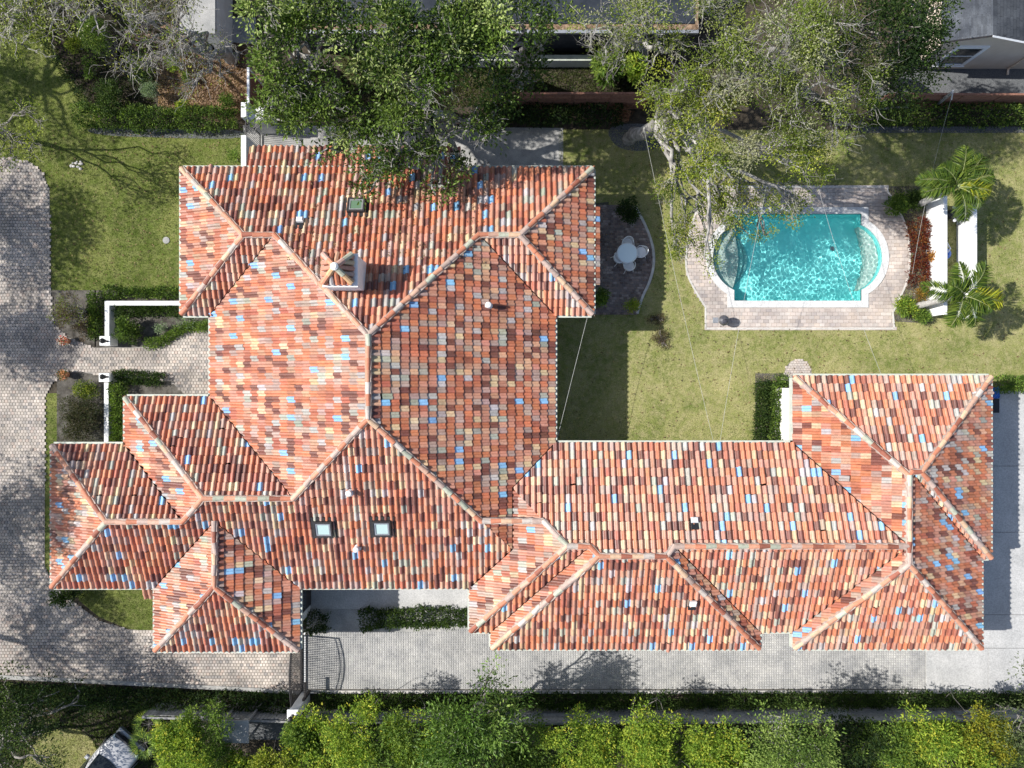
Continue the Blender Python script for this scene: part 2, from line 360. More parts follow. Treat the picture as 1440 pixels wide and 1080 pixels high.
def hedge(name, label, path, wd, h, dens, L, W, pal, mat=None, cat='hedge', group=None, upb=1.0, lump=.12, z0=0.05):
    """path in photo pixels, wd in metres"""
    pts = np.array([g(*p)[:2] for p in path]); t = thing(name, label, cat, (pts[0][0], pts[0][1], 0), group)
    seg = np.linalg.norm(np.diff(pts, axis=0), axis=1); tot = seg.sum(); n = int(dens*tot*(wd+h)); s = rng.uniform(0, tot, n); cs = np.concatenate([[0], np.cumsum(seg)])
    k = np.clip(np.searchsorted(cs, s)-1, 0, len(seg)-1); f = ((s-cs[k])/seg[k])[:, None]; c = pts[k]*(1-f)+pts[k+1]*f; d = (pts[k+1]-pts[k])/seg[k][:, None]; nn = np.stack([-d[:, 1], d[:, 0]], 1)
    a = rng.uniform(-.15*PI, 1.15*PI, n); rad = rng.uniform(.5, 1.0, n)**.5 * (1 + lump*np.sin(s*5.1) + lump*np.sin(s*2.3+1) + rng.normal(0, .06, n))
    P = np.zeros((n, 3)); P[:, :2] = c + nn*(np.cos(a)*wd/2*rad)[:, None]; P[:, 2] = h*.45 + np.sin(a)*h*.55*rad
    D = np.zeros((n, 3)); D[:, :2] = nn*np.cos(a)[:, None] + d*rng.normal(0, .5, (n, 1)); D[:, 2] = np.sin(a)+.2
    V, F, C = sprays(P, D, 6, .11, L, W, pal, upb); V[:, 2] = np.maximum(V[:, 2], z0); mk('foliage', V, F, mat or M_LEAF, t, col=C)
    tw = Twigs()
    for _ in range(int(tot*2.5)+3):
        i = rng.integers(n); tw.add(wander((c[i][0], c[i][1], 0), P[i], 5, .4), .02, .006, 4)
    tw.build('stems', M_BARKG, t, kind='stuff'); return t
def bush(name, label, u, v, z, r, rz, n, L, W, pal, mat=None, cat='shrub', group=None, upb=1.0, twigs=10, lobes=6, pale=None, spread=.65, lr_=.5):
    x, y, _ = g(u, v, z); t = thing(name, label, cat, (x, y, 0), group); parts = []
    lc, ld_ = in_ell(lobes, (x, y, z), r*spread, rz*.7, 4, -.1); tw = Twigs()
    for k in range(lobes):
        q_ = rng.uniform(.65, 1.25)*lr_; P, D = in_ell(max(3, int(n//lobes//6*(q_/lr_)**2)), lc[k], r*q_, rz*q_*1.1); parts.append(sprays(P, D, 6, .1, L, W, pal, upb))
        for _ in range(max(1, twigs//lobes)): i = rng.integers(len(P)); tw.add(wander((x, y, 0), P[i], 6, .5), .022, .006, 4)
    V, F, C = merge(parts); V[:, 2] = np.maximum(V[:, 2], .05); mk('foliage', V, F, mat or M_LEAF, t, col=C); tw.build('stems', pale or M_BARKG, t, kind='stuff'); return t
def grass(name, polys, n, L, W, pal, label_kind='stuff', holes=(), z=.01, dry=None):
    Pn = []
    for poly in polys:
        A = np.array(poly); mn, mx = A.min(0), A.max(0); mn = np.maximum(mn, [-25, -19]); mx = np.minimum(mx, [25, 19])
        q = rng.uniform(mn, mx, (n, 2)); ok = inside(q[:, 0], q[:, 1], poly)
        for h in holes: ok &= ~inside(q[:, 0], q[:, 1], h)
        Pn.append(q[ok])
    q = np.concatenate(Pn); k = len(q); P = np.column_stack([q, np.full(k, z)])
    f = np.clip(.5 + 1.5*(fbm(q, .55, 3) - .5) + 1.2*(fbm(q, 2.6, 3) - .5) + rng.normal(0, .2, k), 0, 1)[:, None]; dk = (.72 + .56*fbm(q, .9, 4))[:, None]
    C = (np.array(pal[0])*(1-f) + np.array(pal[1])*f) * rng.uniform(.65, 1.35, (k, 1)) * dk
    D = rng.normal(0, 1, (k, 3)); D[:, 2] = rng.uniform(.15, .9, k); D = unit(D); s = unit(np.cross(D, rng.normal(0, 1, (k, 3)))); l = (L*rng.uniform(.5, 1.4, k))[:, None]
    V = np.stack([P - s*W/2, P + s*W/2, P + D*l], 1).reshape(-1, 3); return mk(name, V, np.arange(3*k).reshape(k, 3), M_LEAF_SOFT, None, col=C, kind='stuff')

# ------------------------------------------------------------------ the tiled house
EZ = 3.5; PITCH = 0.4167; TH = math.atan(PITCH); CT, ST = math.cos(TH), math.sin(TH)
KE = (H - EZ) / FPX
RECTS_PX = dict(main=(298,778,238,824), north=(257,832,238,441), west=(178,700,560,824), farwest=(75,420,627,824),
                south=(220,419,615,913), east=(663,1378,625,886), mid=(693,1066,625,910),
                garage=(1117,1378,531,910), guest=(1117,1391,531,783))
DIRS = {'W': ((1,0), 0), 'E': ((-1,0), 0), 'S': ((0,1), 1), 'N': ((0,-1), 1)}
def ex(u): return (u - 720) * KE
def ey(v): return (540 - v) * KE
RECT = {n: dict(W=ex(a), E=ex(b), N=ey(c), S=ey(d)) for n, (a, b, c, d) in RECTS_PX.items()}
def dl(dr, c):
    return {'W': (1,0,-c), 'E': (-1,0,c), 'S': (0,1,-c), 'N': (0,-1,c)}[dr]
def roof_z(x, y):
    best = 0
    for r in RECT.values():
        best = max(best, min(x-r['W'], r['E']-x, y-r['S'], r['N']-y))
    return EZ + best * PITCH
def roof_at(u, v):
    z = 5.0
    for _ in range(40):
        x, y, _z = g(u, v, z); z = .5*z + .5*roof_z(x, y)
    x, y, _z = g(u, v, z); return Vector((x, y, roof_z(x, y)))

house = thing('tiled_house', 'large low house under many hipped roofs of mixed orange, brown and blue barrel tiles', 'house', (-3, 0, 0))

# outlines of the union of rectangles: walls, fascia and gutter
def outline(inset):
    rs = [dict(W=r['W']+inset, E=r['E']-inset, S=r['S']+inset, N=r['N']-inset) for r in RECT.values()]
    done = {}; segs = []
    for i, r in enumerate(rs):
        for dr in 'WESN':
            c = round(r[dr], 4); vert = dr in 'WE'
            lo, hi = (r['S'], r['N']) if vert else (r['W'], r['E'])
            cut = list(done.get((dr, c), []))
            for j, q in enumerate(rs):
                if j == i: continue
                a, b = (q['W'], q['E']) if vert else (q['S'], q['N'])
                if a + 1e-3 < c < b - 1e-3: cut.append((q['S'], q['N']) if vert else (q['W'], q['E']))
            iv = [(lo, hi)]
            for a, b in cut:
                nv = []
                for l, h in iv:
                    if b <= l or a >= h: nv.append((l, h)); continue
                    if a > l: nv.append((l, a))
                    if b < h: nv.append((b, h))
                iv = nv
            done.setdefault((dr, c), []).append((lo, hi))
            segs += [(dr, c, l, h) for l, h in iv if h - l > .02]
    return segs
wb = MB()
for dr, c, l, h in outline(.45):
    t = .12
    if dr == 'W': wb.box(c, c+t, l, h, -.2, 3.42)
    if dr == 'E': wb.box(c-t, c, l, h, -.2, 3.42)
    if dr == 'S': wb.box(l, h, c, c+t, -.2, 3.42)
    if dr == 'N': wb.box(l, h, c-t, c, -.2, 3.42)
wb.build('wall', M_WALL, house)
gb = MB(); fb = MB(); sb = MB()
for dr, c, l, h in outline(0):
    o = .165
    f = {'W': lambda a, b, z0, z1, m: m.box(c+a, c+b, l, h, z0, z1), 'E': lambda a, b, z0, z1, m: m.box(c-b, c-a, l, h, z0, z1),
         'S': lambda a, b, z0, z1, m: m.box(l, h, c+a, c+b, z0, z1), 'N': lambda a, b, z0, z1, m: m.box(l, h, c-b, c-a, z0, z1)}[dr]
    f(-o, .01, 3.36, 3.475, gb); f(.012, .05, 3.3, 3.5, fb); f(.052, .56, 3.33, 3.36, sb)
    if dr in 'NS':      # gutter straps
        for k in range(int((h-l)/.66)):
            x = l + .3 + k*.66; gb.box(x, x+.035, c-.09 if dr == 'S' else c-.0, c+.0 if dr == 'S' else c+.09, 3.477, 3.492)
gb.build('gutter', M_TRIM, house); fb.build('fascia', M_TRIM, house); sb.build('soffit', M_WHITE, house)

# roof planes
PL = {}
for n, r in RECT.items():
    for dr in 'WESN': PL.setdefault((dr, round(r[dr], 4)), []).append(n)
EXT = [('N', round(ey(238), 4), ex(352)*1.015, ex(648)*1.015, 1.07), ('E', round(ex(832), 4), ey(400), ey(290), .36),
       ('S', round(ey(824), 4), ex(199), ex(221), .6)]
PALETTE = [((.49,.175,.09), 25), ((.47,.225,.155), 23), ((.18,.066,.048), 12), ((.53,.31,.20), 9), ((.40,.285,.235), 10),
           ((.37,.12,.072), 11), ((.56,.42,.26), 5.0), ((.36,.36,.30), 2.8), ((.23,.44,.68), 3.1), ((.42,.39,.375), 4)]
PCOL = np.array([c for c, _ in PALETTE]); PW = np.array([x for _, x in PALETTE]); PW = PW/PW.sum()
TW, TR = .237, .3416
PROF = [(0,.004),(.014,.048),(.042,.077),(.0755,.088),(.109,.077),(.137,.048),(.151,.004),(.194,-.014),(.237,.004)]
def clip(poly, hp, eps=0.0):
    a, b, c = hp; out = []; n = len(poly)
    for i in range(n):
        P, Q = poly[i], poly[(i+1) % n]; dp = a*P[0]+b*P[1]+c; dq = a*Q[0]+b*Q[1]+c
        if dp >= 0: out.append(P)
        if (dp >= 0) != (dq >= 0):
            t = dp/(dp-dq); out.append(tuple(P[k]+t*(Q[k]-P[k]) for k in range(3)))
    return out if len(out) >= 3 else []
def neg(h): return (-h[0], -h[1], -h[2])
def split_out(poly, hps):
    """pieces of poly outside the convex set hps, and the piece inside"""
    pcs = []; rest = poly
    for h in hps:
        if not rest: break
        o = clip(rest, neg(h))
        if o: pcs.append(o)
        rest = clip(rest, h)
    return pcs, rest
def sub(h1, h2, m=0): return (h1[0]-h2[0], h1[1]-h2[1], h1[2]-h2[2]+m)

cand = []      # whole tiles: matrix data, colour
VV = []; FF = []; CC = []; DV = []; DF = []
for (dr, c), owners in PL.items():
    ein = DIRS[dr][0]; es = (ein[1], -ein[0]); vert = dr in 'WE'
    hk = dl(dr, c)
    regs = []
    for n in owners:
        r = RECT[n]; regs.append([hk] + [sub(dl(o, r[o]), hk) for o in 'WESN' if o != dr])
    for (d2, c2, s0, s1, e) in EXT:
        if d2 == dr and abs(c2-c) < 1e-3:
            lo, hi = min(s0, s1), max(s0, s1)
            regs.append([neg(hk), (hk[0], hk[1], hk[2]+e)] + ([(0,1,-lo),(0,-1,hi)] if vert else [(1,0,-lo),(-1,0,hi)]))
    ext = max([e for (d2, c2, _, _, e) in EXT if d2 == dr and abs(c2-c) < 1e-3] or [0])
    obs = []
    for n, r in RECT.items():
        if n in owners: continue
        obs.append([sub(dl(o, r[o]), hk, -.004) for o in 'WESN'] + [(dl(o, r[o])[0], dl(o, r[o])[1], dl(o, r[o])[2]-.01) for o in 'WESN'])
    GAP = .03
    obsg = [[(h[0], h[1], h[2]+GAP) for h in q[:4]] + q[4:] for q in obs]
    lo = min(RECT[n]['S' if vert else 'W'] for n in owners) - .3; hi = max(RECT[n]['N' if vert else 'E'] for n in owners) + .3
    dmax = max(min(RECT[n]['E']-RECT[n]['W'], RECT[n]['N']-RECT[n]['S'])/2 for n in owners)
    base = (c, 0) if vert else (0, c)
    sgn = es[1] if vert else es[0]
    def xy(s, d): return (base[0] + es[0]*s + ein[0]*d, base[1] + es[1]*s + ein[1]*d)
    def pos(s, d, h):
        x, y = xy(s, d); return (x - ein[0]*ST*h, y - ein[1]*ST*h, EZ + d*PITCH + CT*h)
    sl, sh = (lo, hi) if sgn > 0 else (-hi, -lo)
    r0 = -int(math.ceil(ext/TR)) if ext else 0
    off = random.random()*TW
    for row in range(r0, int(dmax/TR)+1):
        d0 = row*TR - .03; d1 = d0 + TR
        shade_row = 1 + .03*math.sin(row*2.1)
        for col in range(int((sh-sl)/TW)+1):
            s0 = sl + off + col*TW
            pts = [xy(s0 + a*TW, d0 + b*(d1-d0)) for a in (0,.5,1) for b in (0.02,.5,1)]
            cnt = 0
            for (x, y) in pts:
                okk = False
                for R in regs:
                    if all(h[0]*x+h[1]*y+h[2] >= -(.08 if h is hk else 0) for h in R): okk = True; break
                if okk:
                    for q in obsg:
                        if all(h[0]*x+h[1]*y+h[2] > 0 for h in q): okk = False; break
                cnt += okk
            if cnt == 0: continue
            ci = rng.choice(len(PCOL), p=PW); cc = PCOL[ci] * rng.uniform(.84, 1.16) * (1 + rng.normal(0, .03, 3)) * shade_row
            hj = rng.uniform(-.006, .006); dj = rng.uniform(-.014, .014) - (rng.uniform(.04, .1) if rng.random() < .012 else 0)
            if cnt == 9:
                cand.append((pos(s0, d0 + dj, hj), es, ein, cc)); continue
            lowr = .042 + hj
            polys = []
            for k in range(len(PROF)-1):
                (u0, h0), (u1, h1) = PROF[k], PROF[k+1]
                polys.append([pos(s0+u0, d0-.03, h0+lowr), pos(s0+u1, d0-.03, h1+lowr), pos(s0+u1, d1, h1+hj), pos(s0+u0, d1, h0+hj)])
                polys.append([pos(s0+u0, d0-.03, h0+lowr-.03), pos(s0+u1, d0-.03, h1+lowr-.03), pos(s0+u1, d0-.03, h1+lowr), pos(s0+u0, d0-.03, h0+lowr)])
            flat = [[pos(s0, d0, -.035), pos(s0+TW, d0, -.035), pos(s0+TW, d1, -.035), pos(s0, d1, -.035)]]
            for lst, obsx, deck in ((polys, obsg, 0), (flat, obs, 1)):
                for P in lst:
                    keep = []; rest = [P]
                    for R in regs:
                        R2 = [(h[0], h[1], h[2] + (.13 if h is hk else .0)) for h in R]
                        nr = []
                        for Q in rest:
                            o, i = split_out(Q, R2); nr += o
                            if i: keep.append(i)
                        rest = nr
                    for q in obsx:
                        nk = []
                        for Q in keep: nk += split_out(Q, q)[0]
                        keep = nk
                    for Q in keep:
                        if deck: n0 = len(DV); DV += Q; DF.append(tuple(range(n0, n0+len(Q))))
                        else: n0 = len(VV); VV += Q; FF.append(tuple(range(n0, n0+len(Q)))); CC.append(cc)
mk('roof_deck', DV, DF, M_DECK, house)

# whole tiles: 300 that show largest are objects, the rest one mesh
tv = []; tf = []
for k, (u, h) in enumerate(PROF): tv += [(u, -.033, h+.042), (u, TR/CT, h), (u, -.033, h-.002)]
for k in range(len(PROF)-1):
    a, b = 3*k, 3*k+3; tf += [(a, b, b+1, a+1), (a+2, b+2, b, a)]
TV = np.array(tv); TF = np.array(tf)
def basis(es, ein):
    return np.array([[es[0], ein[0]*CT, -ein[0]*ST], [es[1], ein[1]*CT, -ein[1]*ST], [0, ST, CT]])
score = []
for (p, es, ein, cc) in cand:
    n = np.array([-ein[0]*ST, -ein[1]*ST, CT]); v = np.array([-p[0], -p[1], H-p[2]]); L = np.linalg.norm(v)
    score.append(n @ v / L / L**2 - (.5 if (3.3 < p[1] < 12 and -9 < p[0] < -1.5) else 0))
order = np.argsort(score)[::-1]; single = set(order[:300].tolist())
tme = bpy.data.meshes.new('tile'); tme.from_pydata([tuple(p) for p in tv], [], tf); tme.materials.append(M_TILEO); tme.update()
V2 = []; C2 = []
for i, (p, es, ein, cc) in enumerate(cand):
    B = basis(es, ein)
    if i in single:
        o = link('tile', tme, None, cc); o.parent = house
        M = Matrix([[*B[0], p[0]-house.location.x], [*B[1], p[1]-house.location.y], [*B[2], p[2]-house.location.z], [0,0,0,1]])
        o.matrix_local = M
    else:
        a_ = rng.normal(0, .016); ca_, sa_ = math.cos(a_), math.sin(a_); V2.append((TV @ np.array([[ca_, sa_, 0], [-sa_, ca_, 0], [0, 0, 1]])) @ B.T + np.array(p)); C2.append(np.repeat(cc[None], len(TF), 0))
n2 = len(V2); F2 = (TF[None] + len(TV)*np.arange(n2)[:, None, None]).reshape(-1, 4)
allV = [tuple(p) for p in np.concatenate(V2)]; nb = len(allV)
allF = [tuple(f) for f in F2.tolist()] + [tuple(i + nb for i in f) for f in FF]
mk('roof_tiles', allV + VV, allF, M_TILE, house, col=np.concatenate(C2 + [np.array(CC)]), kind='stuff')

# ridge and hip caps
L_ = []
def rl(a, b): L_.append((a, b))
for a, b in [((538,478),(538,584)), ((400.5,339.5),(538,478)), ((675.5,339.5),(538,478)), ((429.5,692),(538,584)), ((678.5,724.5),(538,584)),
             ((358.5,339.5),(400.5,339.5)), ((675.5,339.5),(730.5,339.5)), ((257,238),(358.5,339.5)), ((257,441),(358.5,339.5)), ((832,238),(730.5,339.5)), ((832,441),(730.5,339.5)),
             ((310,692),(429.5,692)), ((178,560),(310,692)), ((276.5,725.5),(310,692)), ((173.5,725.5),(276.5,725.5)), ((75,627),(173.5,725.5)), ((75,824),(173.5,725.5)),
             ((319.5,724.5),(319.5,813.5)), ((220,913),(319.5,813.5)), ((419,913),(319.5,813.5)),
             ((678.5,724.5),(762.5,724.5)), ((762.5,724.5),(793.5,755.5)), ((663,886),(793.5,755.5)), ((793.5,755.5),(823.5,755.5)), ((823.5,755.5),(835.5,767.5)),
             ((835.5,767.5),(923.5,767.5)), ((693,910),(835.5,767.5)), ((935.5,755.5),(923.5,767.5)), ((1066,910),(923.5,767.5)), ((935.5,755.5),(1247,755.5)),
             ((1247.5,661.5),(1247.5,779.5)), ((1117,531),(1247.5,661.5)), ((1252,657),(1247.5,661.5)), ((1252,657),(1265,657)), ((1391,531),(1265,657)), ((1391,783),(1265,657)),
             ((1117,910),(1247.5,779.5)), ((1378,910),(1247.5,779.5))]: rl(a, b)
RL = .43; NP = 7
rv = []; rf = []
for yy, r, in ((-.03, .118), (.46, .086)):
    for k in range(NP): t = PI*k/(NP-1); rv.append((r*math.cos(t), yy, .03 + r*.95*math.sin(t)))
for k in range(NP): t = PI*k/(NP-1); rv.append((.092*math.cos(t), -.02, .03 + .08*math.sin(t)))
for k in range(NP-1): rf += [(k, k+1, NP+k+1, NP+k), (2*NP+k, 2*NP+k+1, k+1, k)]
rme = bpy.data.meshes.new('ridge_tile'); rme.from_pydata(rv, [], rf); rme.materials.append(M_RIDGE); rme.update()
RCOL = np.array([(.56,.27,.17), (.50,.19,.11), (.60,.41,.27), (.45,.34,.29), (.28,.095,.06), (.40,.42,.33), (.55,.34,.25), (.5,.44,.39)])
mo = MB(); nrt = 0
for (a, b) in L_:
    A = Vector((ex(a[0]), ey(a[1]), roof_z(ex(a[0]), ey(a[1])))); B = Vector((ex(b[0]), ey(b[1]), roof_z(ex(b[0]), ey(b[1]))))
    d = B - A; L = d.length; d.normalize(); sx = d.cross(Vector((0,0,1))); sx.normalize(); up = sx.cross(d); up.normalize()
    n = max(1, round(L/RL))
    for k in range(n):
        p = A + d*(L*k/n); o = link('ridge_tile', rme, house, RCOL[rng.choice(len(RCOL), p=[.16,.2,.12,.13,.13,.1,.09,.07])]*rng.uniform(.85,1.15)); nrt += 1
        jx = rng.normal(0, .045); M = Matrix(((sx.x, d.x, up.x, p.x), (sx.y, d.y, up.y, p.y), (sx.z, d.z, up.z, p.z + .045 + rng.uniform(-.008,.012)), (0,0,0,1))) @ Matrix.Rotation(jx, 4, 'Z')
        M = M @ Matrix.Diagonal((1, (L/n)/RL, 1, 1)); M.translation -= house.location; o.matrix_local = M
    # mortar bed with an uneven edge
    m = max(2, int(L/.12)); pr = []
    for k in range(m+1):
        p = A + d*(L*k/m); wl = .138 + .008*math.sin(k*1.7) + rng.uniform(-.005,.005); wr = .138 + .008*math.sin(k*1.9+1) + rng.uniform(-.005,.005)
        pr.append((p - sx*wl + up*-.03, p - sx*wl*.85 + up*.112, p + sx*wr*.85 + up*.112, p + sx*wr + up*-.03))
    for k in range(m):
        for j in range(3): mo.quad(pr[k][j], pr[k][j+1], pr[k+1][j+1], pr[k+1][j])
mo.build('ridge_mortar', M_MORTAR, house)

# chimney with its own little tiled roof
ch = MB(); x0, x1, y0, y1, zb, zt = -6.96, -5.74, 3.62, 4.78, 4.2, 7.2
ch.box(x0, x1, y0, y1, zb, zt-.12); ch.box(x0-.04, x1+.04, y0-.04, y1+.04, zt-.118, zt)
chim = ch.build('chimney', M_WHITE, house)
cx, cy = -6.42, 4.25; hx_ = .53; q = MB()
ap = (cx, cy, zt+.5)
cs = [(cx-hx_, cy-hx_, zt+.06), (cx+hx_, cy-hx_, zt+.06), (cx+hx_, cy+hx_, zt+.06), (cx-hx_, cy+hx_, zt+.06)]
MB().prism([c[:2] for c in cs], zt+.002, zt+.06).build('cap_base', M_MORTAR, chim, world=False)
for k in range(4):
    a, b = Vector(cs[k]), Vector(cs[(k+1) % 4]); e = (b-a)/5; apv = Vector(ap); nrm = (b-a).cross(apv-a).normalized()
    for j in range(5):
        p0 = a + e*(j+.5); t = 1-abs((j+.5)/5*2-1); top = p0.lerp(apv + (p0-(a+b)/2)*1.0, .0) + ((apv-(a+b)/2) * t)
        if t < .15: continue
        o = MB().tube([p0 - (apv-(a+b)/2)*.06 + nrm*.01, top + nrm*.01], [.1, .085], 8).build('cap_tile', M_TILEO, chim, world=False); o.color = (*PCOL[rng.choice(len(PCOL), p=PW)], 1)
    for (s_, e_) in ((0, .52), (.5, 1.02)):
        o = MB().tube([a.lerp(apv, s_) + Vector((0,0,.06)), a.lerp(apv, e_) + Vector((0,0,.06))], [.115, .1], 9).build('cap_ridge_tile', M_RIDGE, chim, world=False)
        o.color = (*[(.56,.25,.15), (.58,.37,.2), (.42,.42,.32), (.52,.33,.27)][(k + (s_ > 0)) % 4], 1)
MB().lathe([(.14, -.05), (.15, .06), (.08, .12)], (ap[0], ap[1], ap[2]+.06), 10).build('cap_finial', M_WHITE, chim, world=False)

# skylights and vents; each sits on its own slope
def slope_frame(p):
    e = .05; gx = (roof_z(p.x+e, p.y)-roof_z(p.x-e, p.y))/(2*e); gy = (roof_z(p.x, p.y+e)-roof_z(p.x, p.y-e))/(2*e)
    n = Vector((-gx, -gy, 1)).normalized(); x = Vector((1,0,gx)).normalized() if abs(gx) < .1 else Vector((0,1,gy)).normalized()
    y = n.cross(x); return Matrix(((x.x,y.x,n.x,p.x),(x.y,y.y,n.y,p.y),(x.z,y.z,n.z,p.z),(0,0,0,1)))
def on_slope(o, u, v):
    M = slope_frame(roof_at(u, v)); M.translation -= house.location; o.parent = house; o.matrix_local = M
def skylight(u, v, wd, ht, glass, label):
    fr = MB(); a, b, t, z = wd/2, ht/2, .075, .24
    for bx in ((-a, a, -b, -b+t), (-a, a, b-t, b), (-a, -a+t, -b+t, b-t), (a-t, a, -b+t, b-t)): fr.box(*bx, -.05, z, bev=.01)
    fr.box(-a-.13, a+.13, -b-.13, b+.13, -.02, .085)
    o = fr.build('skylight', M_IRON, None); o['label'] = label; on_slope(o, u, v)
    s = MB(); a2, b2, t2 = a-t, b-t, .06
    for bx in ((-a2, a2, -b2, -b2+t2), (-a2, a2, b2-t2, b2), (-a2, -a2+t2, -b2+t2, b2-t2), (a2-t2, a2, -b2+t2, b2-t2)): s.box(*bx, .15, z-.02)
    s.build('skylight_sash', M_GREYMETAL, o, world=False)
    MB().box(-a2+t2, a2-t2, -b2+t2, b2-t2, .16, .2).build('skylight_pane', glass, o, world=False)
skylight(456, 741, .74, .72, M_GLASSSKY, 'square skylight with pale glass, nearer the west end')
skylight(538, 740, .74, .72, M_GLASSSKY, 'square skylight with plain pale glass')
skylight(502, 292, .72, .66, M_GLASSGRN, 'skylight with dark green glass near the chimney')
def hood_vent(u, v):
    o = MB().box(-.16, .16, -.24, .22, 0, .12, bev=.02).build('roof_vent', M_BLACK, None); on_slope(o, u, v)
    MB().box(-.14, .14, .02, .24, .1, .26, bev=.04).build('vent_hood', M_PALEMETAL, o, world=False)
hood_vent(423, 316); hood_vent(976, 737); hood_vent(973, 849)
def pipe_vent(u, v):
    p = roof_at(u, v); o = MB().tube([p - Vector((0,0,.1)), p + Vector((0,0,.34))], .085, 12).build('vent_pipe', M_PALEMETAL, house)
    MB().lathe([(.17, 0), (.14, .05), (.09, .12)], p + Vector((0,0,.04)), 12).build('pipe_boot', M_PALEMETAL, o, world=False)
    MB().lathe([(.115, .3), (.115, .42), (.02, .45)], p, 12).build('pipe_cap', M_PALEMETAL, o, world=False)
pipe_vent(493, 692); pipe_vent(687, 430); pipe_vent(503, 770)
# windows on the white wall by the hedge court, and dark openings in the shaded court wall
xw = RECT['garage']['W'] + .45
for yy in (-1.6,):
    o = MB().box(xw-.05, xw+.01, yy-.4, yy+.4, 2.1, 2.9).build('window', M_IRON, house); MB().box(xw-.06, xw-.051, yy-.34, yy+.34, 2.16, 2.84).build('pane', M_GLASSD, o, world=False)
xw = RECT['south']['E'] - .45
o = MB().box(xw-.01, xw+.05, -10.3, -9.3, .05, 2.3).build('door', M_IRON, house); MB().box(xw+.051, xw+.06, -10.2, -9.4, .9, 2.2).build('pane', M_GLASSD, o, world=False)

# ------------------------------------------------------------------ ground, lawns, paving
def arc(cx, cy, r, a0, a1, n=16, ry=None):
    ry = ry or r
    return [(cx + r*math.cos(math.radians(a0+(a1-a0)*i/n)), cy + ry*math.sin(math.radians(a0+(a1-a0)*i/n))) for i in range(n+1)]
def smooth(pts, it=2, closed=True):
    for _ in range(it):
        q = []; n = len(pts)
        for i in range(n if closed else n-1):
            a, b = pts[i], pts[(i+1) % n]
            q += [(.75*a[0]+.25*b[0], .75*a[1]+.25*b[1]), (.25*a[0]+.75*b[0], .25*a[1]+.75*b[1])]
        pts = q if closed else [pts[0]] + q + [pts[-1]]
    return pts
def pool_px(off):
    """pool outline in photo pixels grown by off: a rectangle with a bulge at either end"""
    x0, x1, y0, y1 = 1032-off, 1211+off, 301-off, 423+off; R = 50.3+off; cl, cr, cy = 1052.3, 1189.7, 362
    p = [(x0, y0), (x1, y0)]; a = math.degrees(math.acos((x1-cr)/R)); p += arc(cr, cy, R, -a, a, 22)
    p += [(x1, y1), (x0, y1)]; b = math.degrees(math.acos((x0-cl)/R)); p += arc(cl, cy, R, b, 360-b, 22); return p
POOL = gp(pool_px(0)); COPE = gp(pool_px(9.5)); HOLE = gp(pool_px(5))

sheet('ground', [(-400,-400), (400,-400), (400,400), (-400,400)], 0, M_SOIL, [HOLE])
LAWN_L = gp([(-40,40),(62,30),(66,55),(95,105),(130,150),(150,185),(345,187),(352,245),(320,300),(320,418),(146,418),(140,408),(72,408),(70,270),(58,238),(25,221),(-40,221)])
sheet('lawn', LAWN_L, .004, M_LAWNL)
LAWN_R = gp([(786,182),(1480,184),(1480,556),(1100,556),(1062,640),(740,640),(740,430),(786,430)])
sheet('lawn', LAWN_R, .004, M_LAWNR, [HOLE])
LAWN_S1 = gp([(64,553),(84,553),(90,560),(160,590),(160,845),(90,838),(63,800)]); sheet('lawn', LAWN_S1, .004, M_LAWNL)
LAWN_S2 = gp([(105,815),(280,815),(280,900),(180,884),(140,868),(112,845)]); sheet('lawn', LAWN_S2, .008, M_LAWNL)
LAWN_C = gp(smooth([(20,1110),(50,1035),(85,1022),(130,1030),(155,1110)])); sheet('lawn', LAWN_C, .004, M_LAWNR)
sheet('leaf_litter_bed', gp(smooth([(150,30),(360,30),(372,178),(232,165),(215,95)])), .006, M_LITTER)
sheet('mulch_bed', gp(smooth([(58,22),(80,18),(98,60),(146,112),(132,134),(92,98),(66,56)])), .008, M_MULCH)
sheet('bare_soil_strip', gp(smooth([(118,178),(250,182),(345,182),(345,196),(230,194),(130,190)])), .009, M_GRAVEL)
sheet('side_yard_paving', gp([(342,176),(792,180),(792,250),(342,250)]), .006, M_CONCD)
sheet('bare_soil_ring', gp(smooth([(850,178),(900,172),(945,182),(935,205),(900,214),(865,208)])), .010, M_GRAVEL)
sheet('gravel_yard', gp([(1230,95),(1500,95),(1500,150),(1230,150)]), .005, M_GRAVEL)
sheet('soil_edge_strip', gp([(1208,178),(1480,178),(1480,187),(1208,187)]), .008, M_GRAVEL)
M_BED = matte('bed_soil', (.045,.04,.033), (.13,.12,.105), 2.5, .95, .02, 25, fine=30)
for bed in ([(133,408),(300,412),(300,470),(240,480),(205,490),(133,490)], [(70,408),(135,408),(135,488),(96,478),(78,460)], [(80,520),(160,522),(260,530),(262,570),(160,640),(80,625)],
            [(1062,525),(1130,525),(1130,640),(1062,640)], [(1246,262),(1310,262),(1310,455),(1255,452),(1284,362)], [(832,286),(856,284),(856,296),(832,296)]):
    sheet('planting_bed', gp(bed), .0065, M_BED)

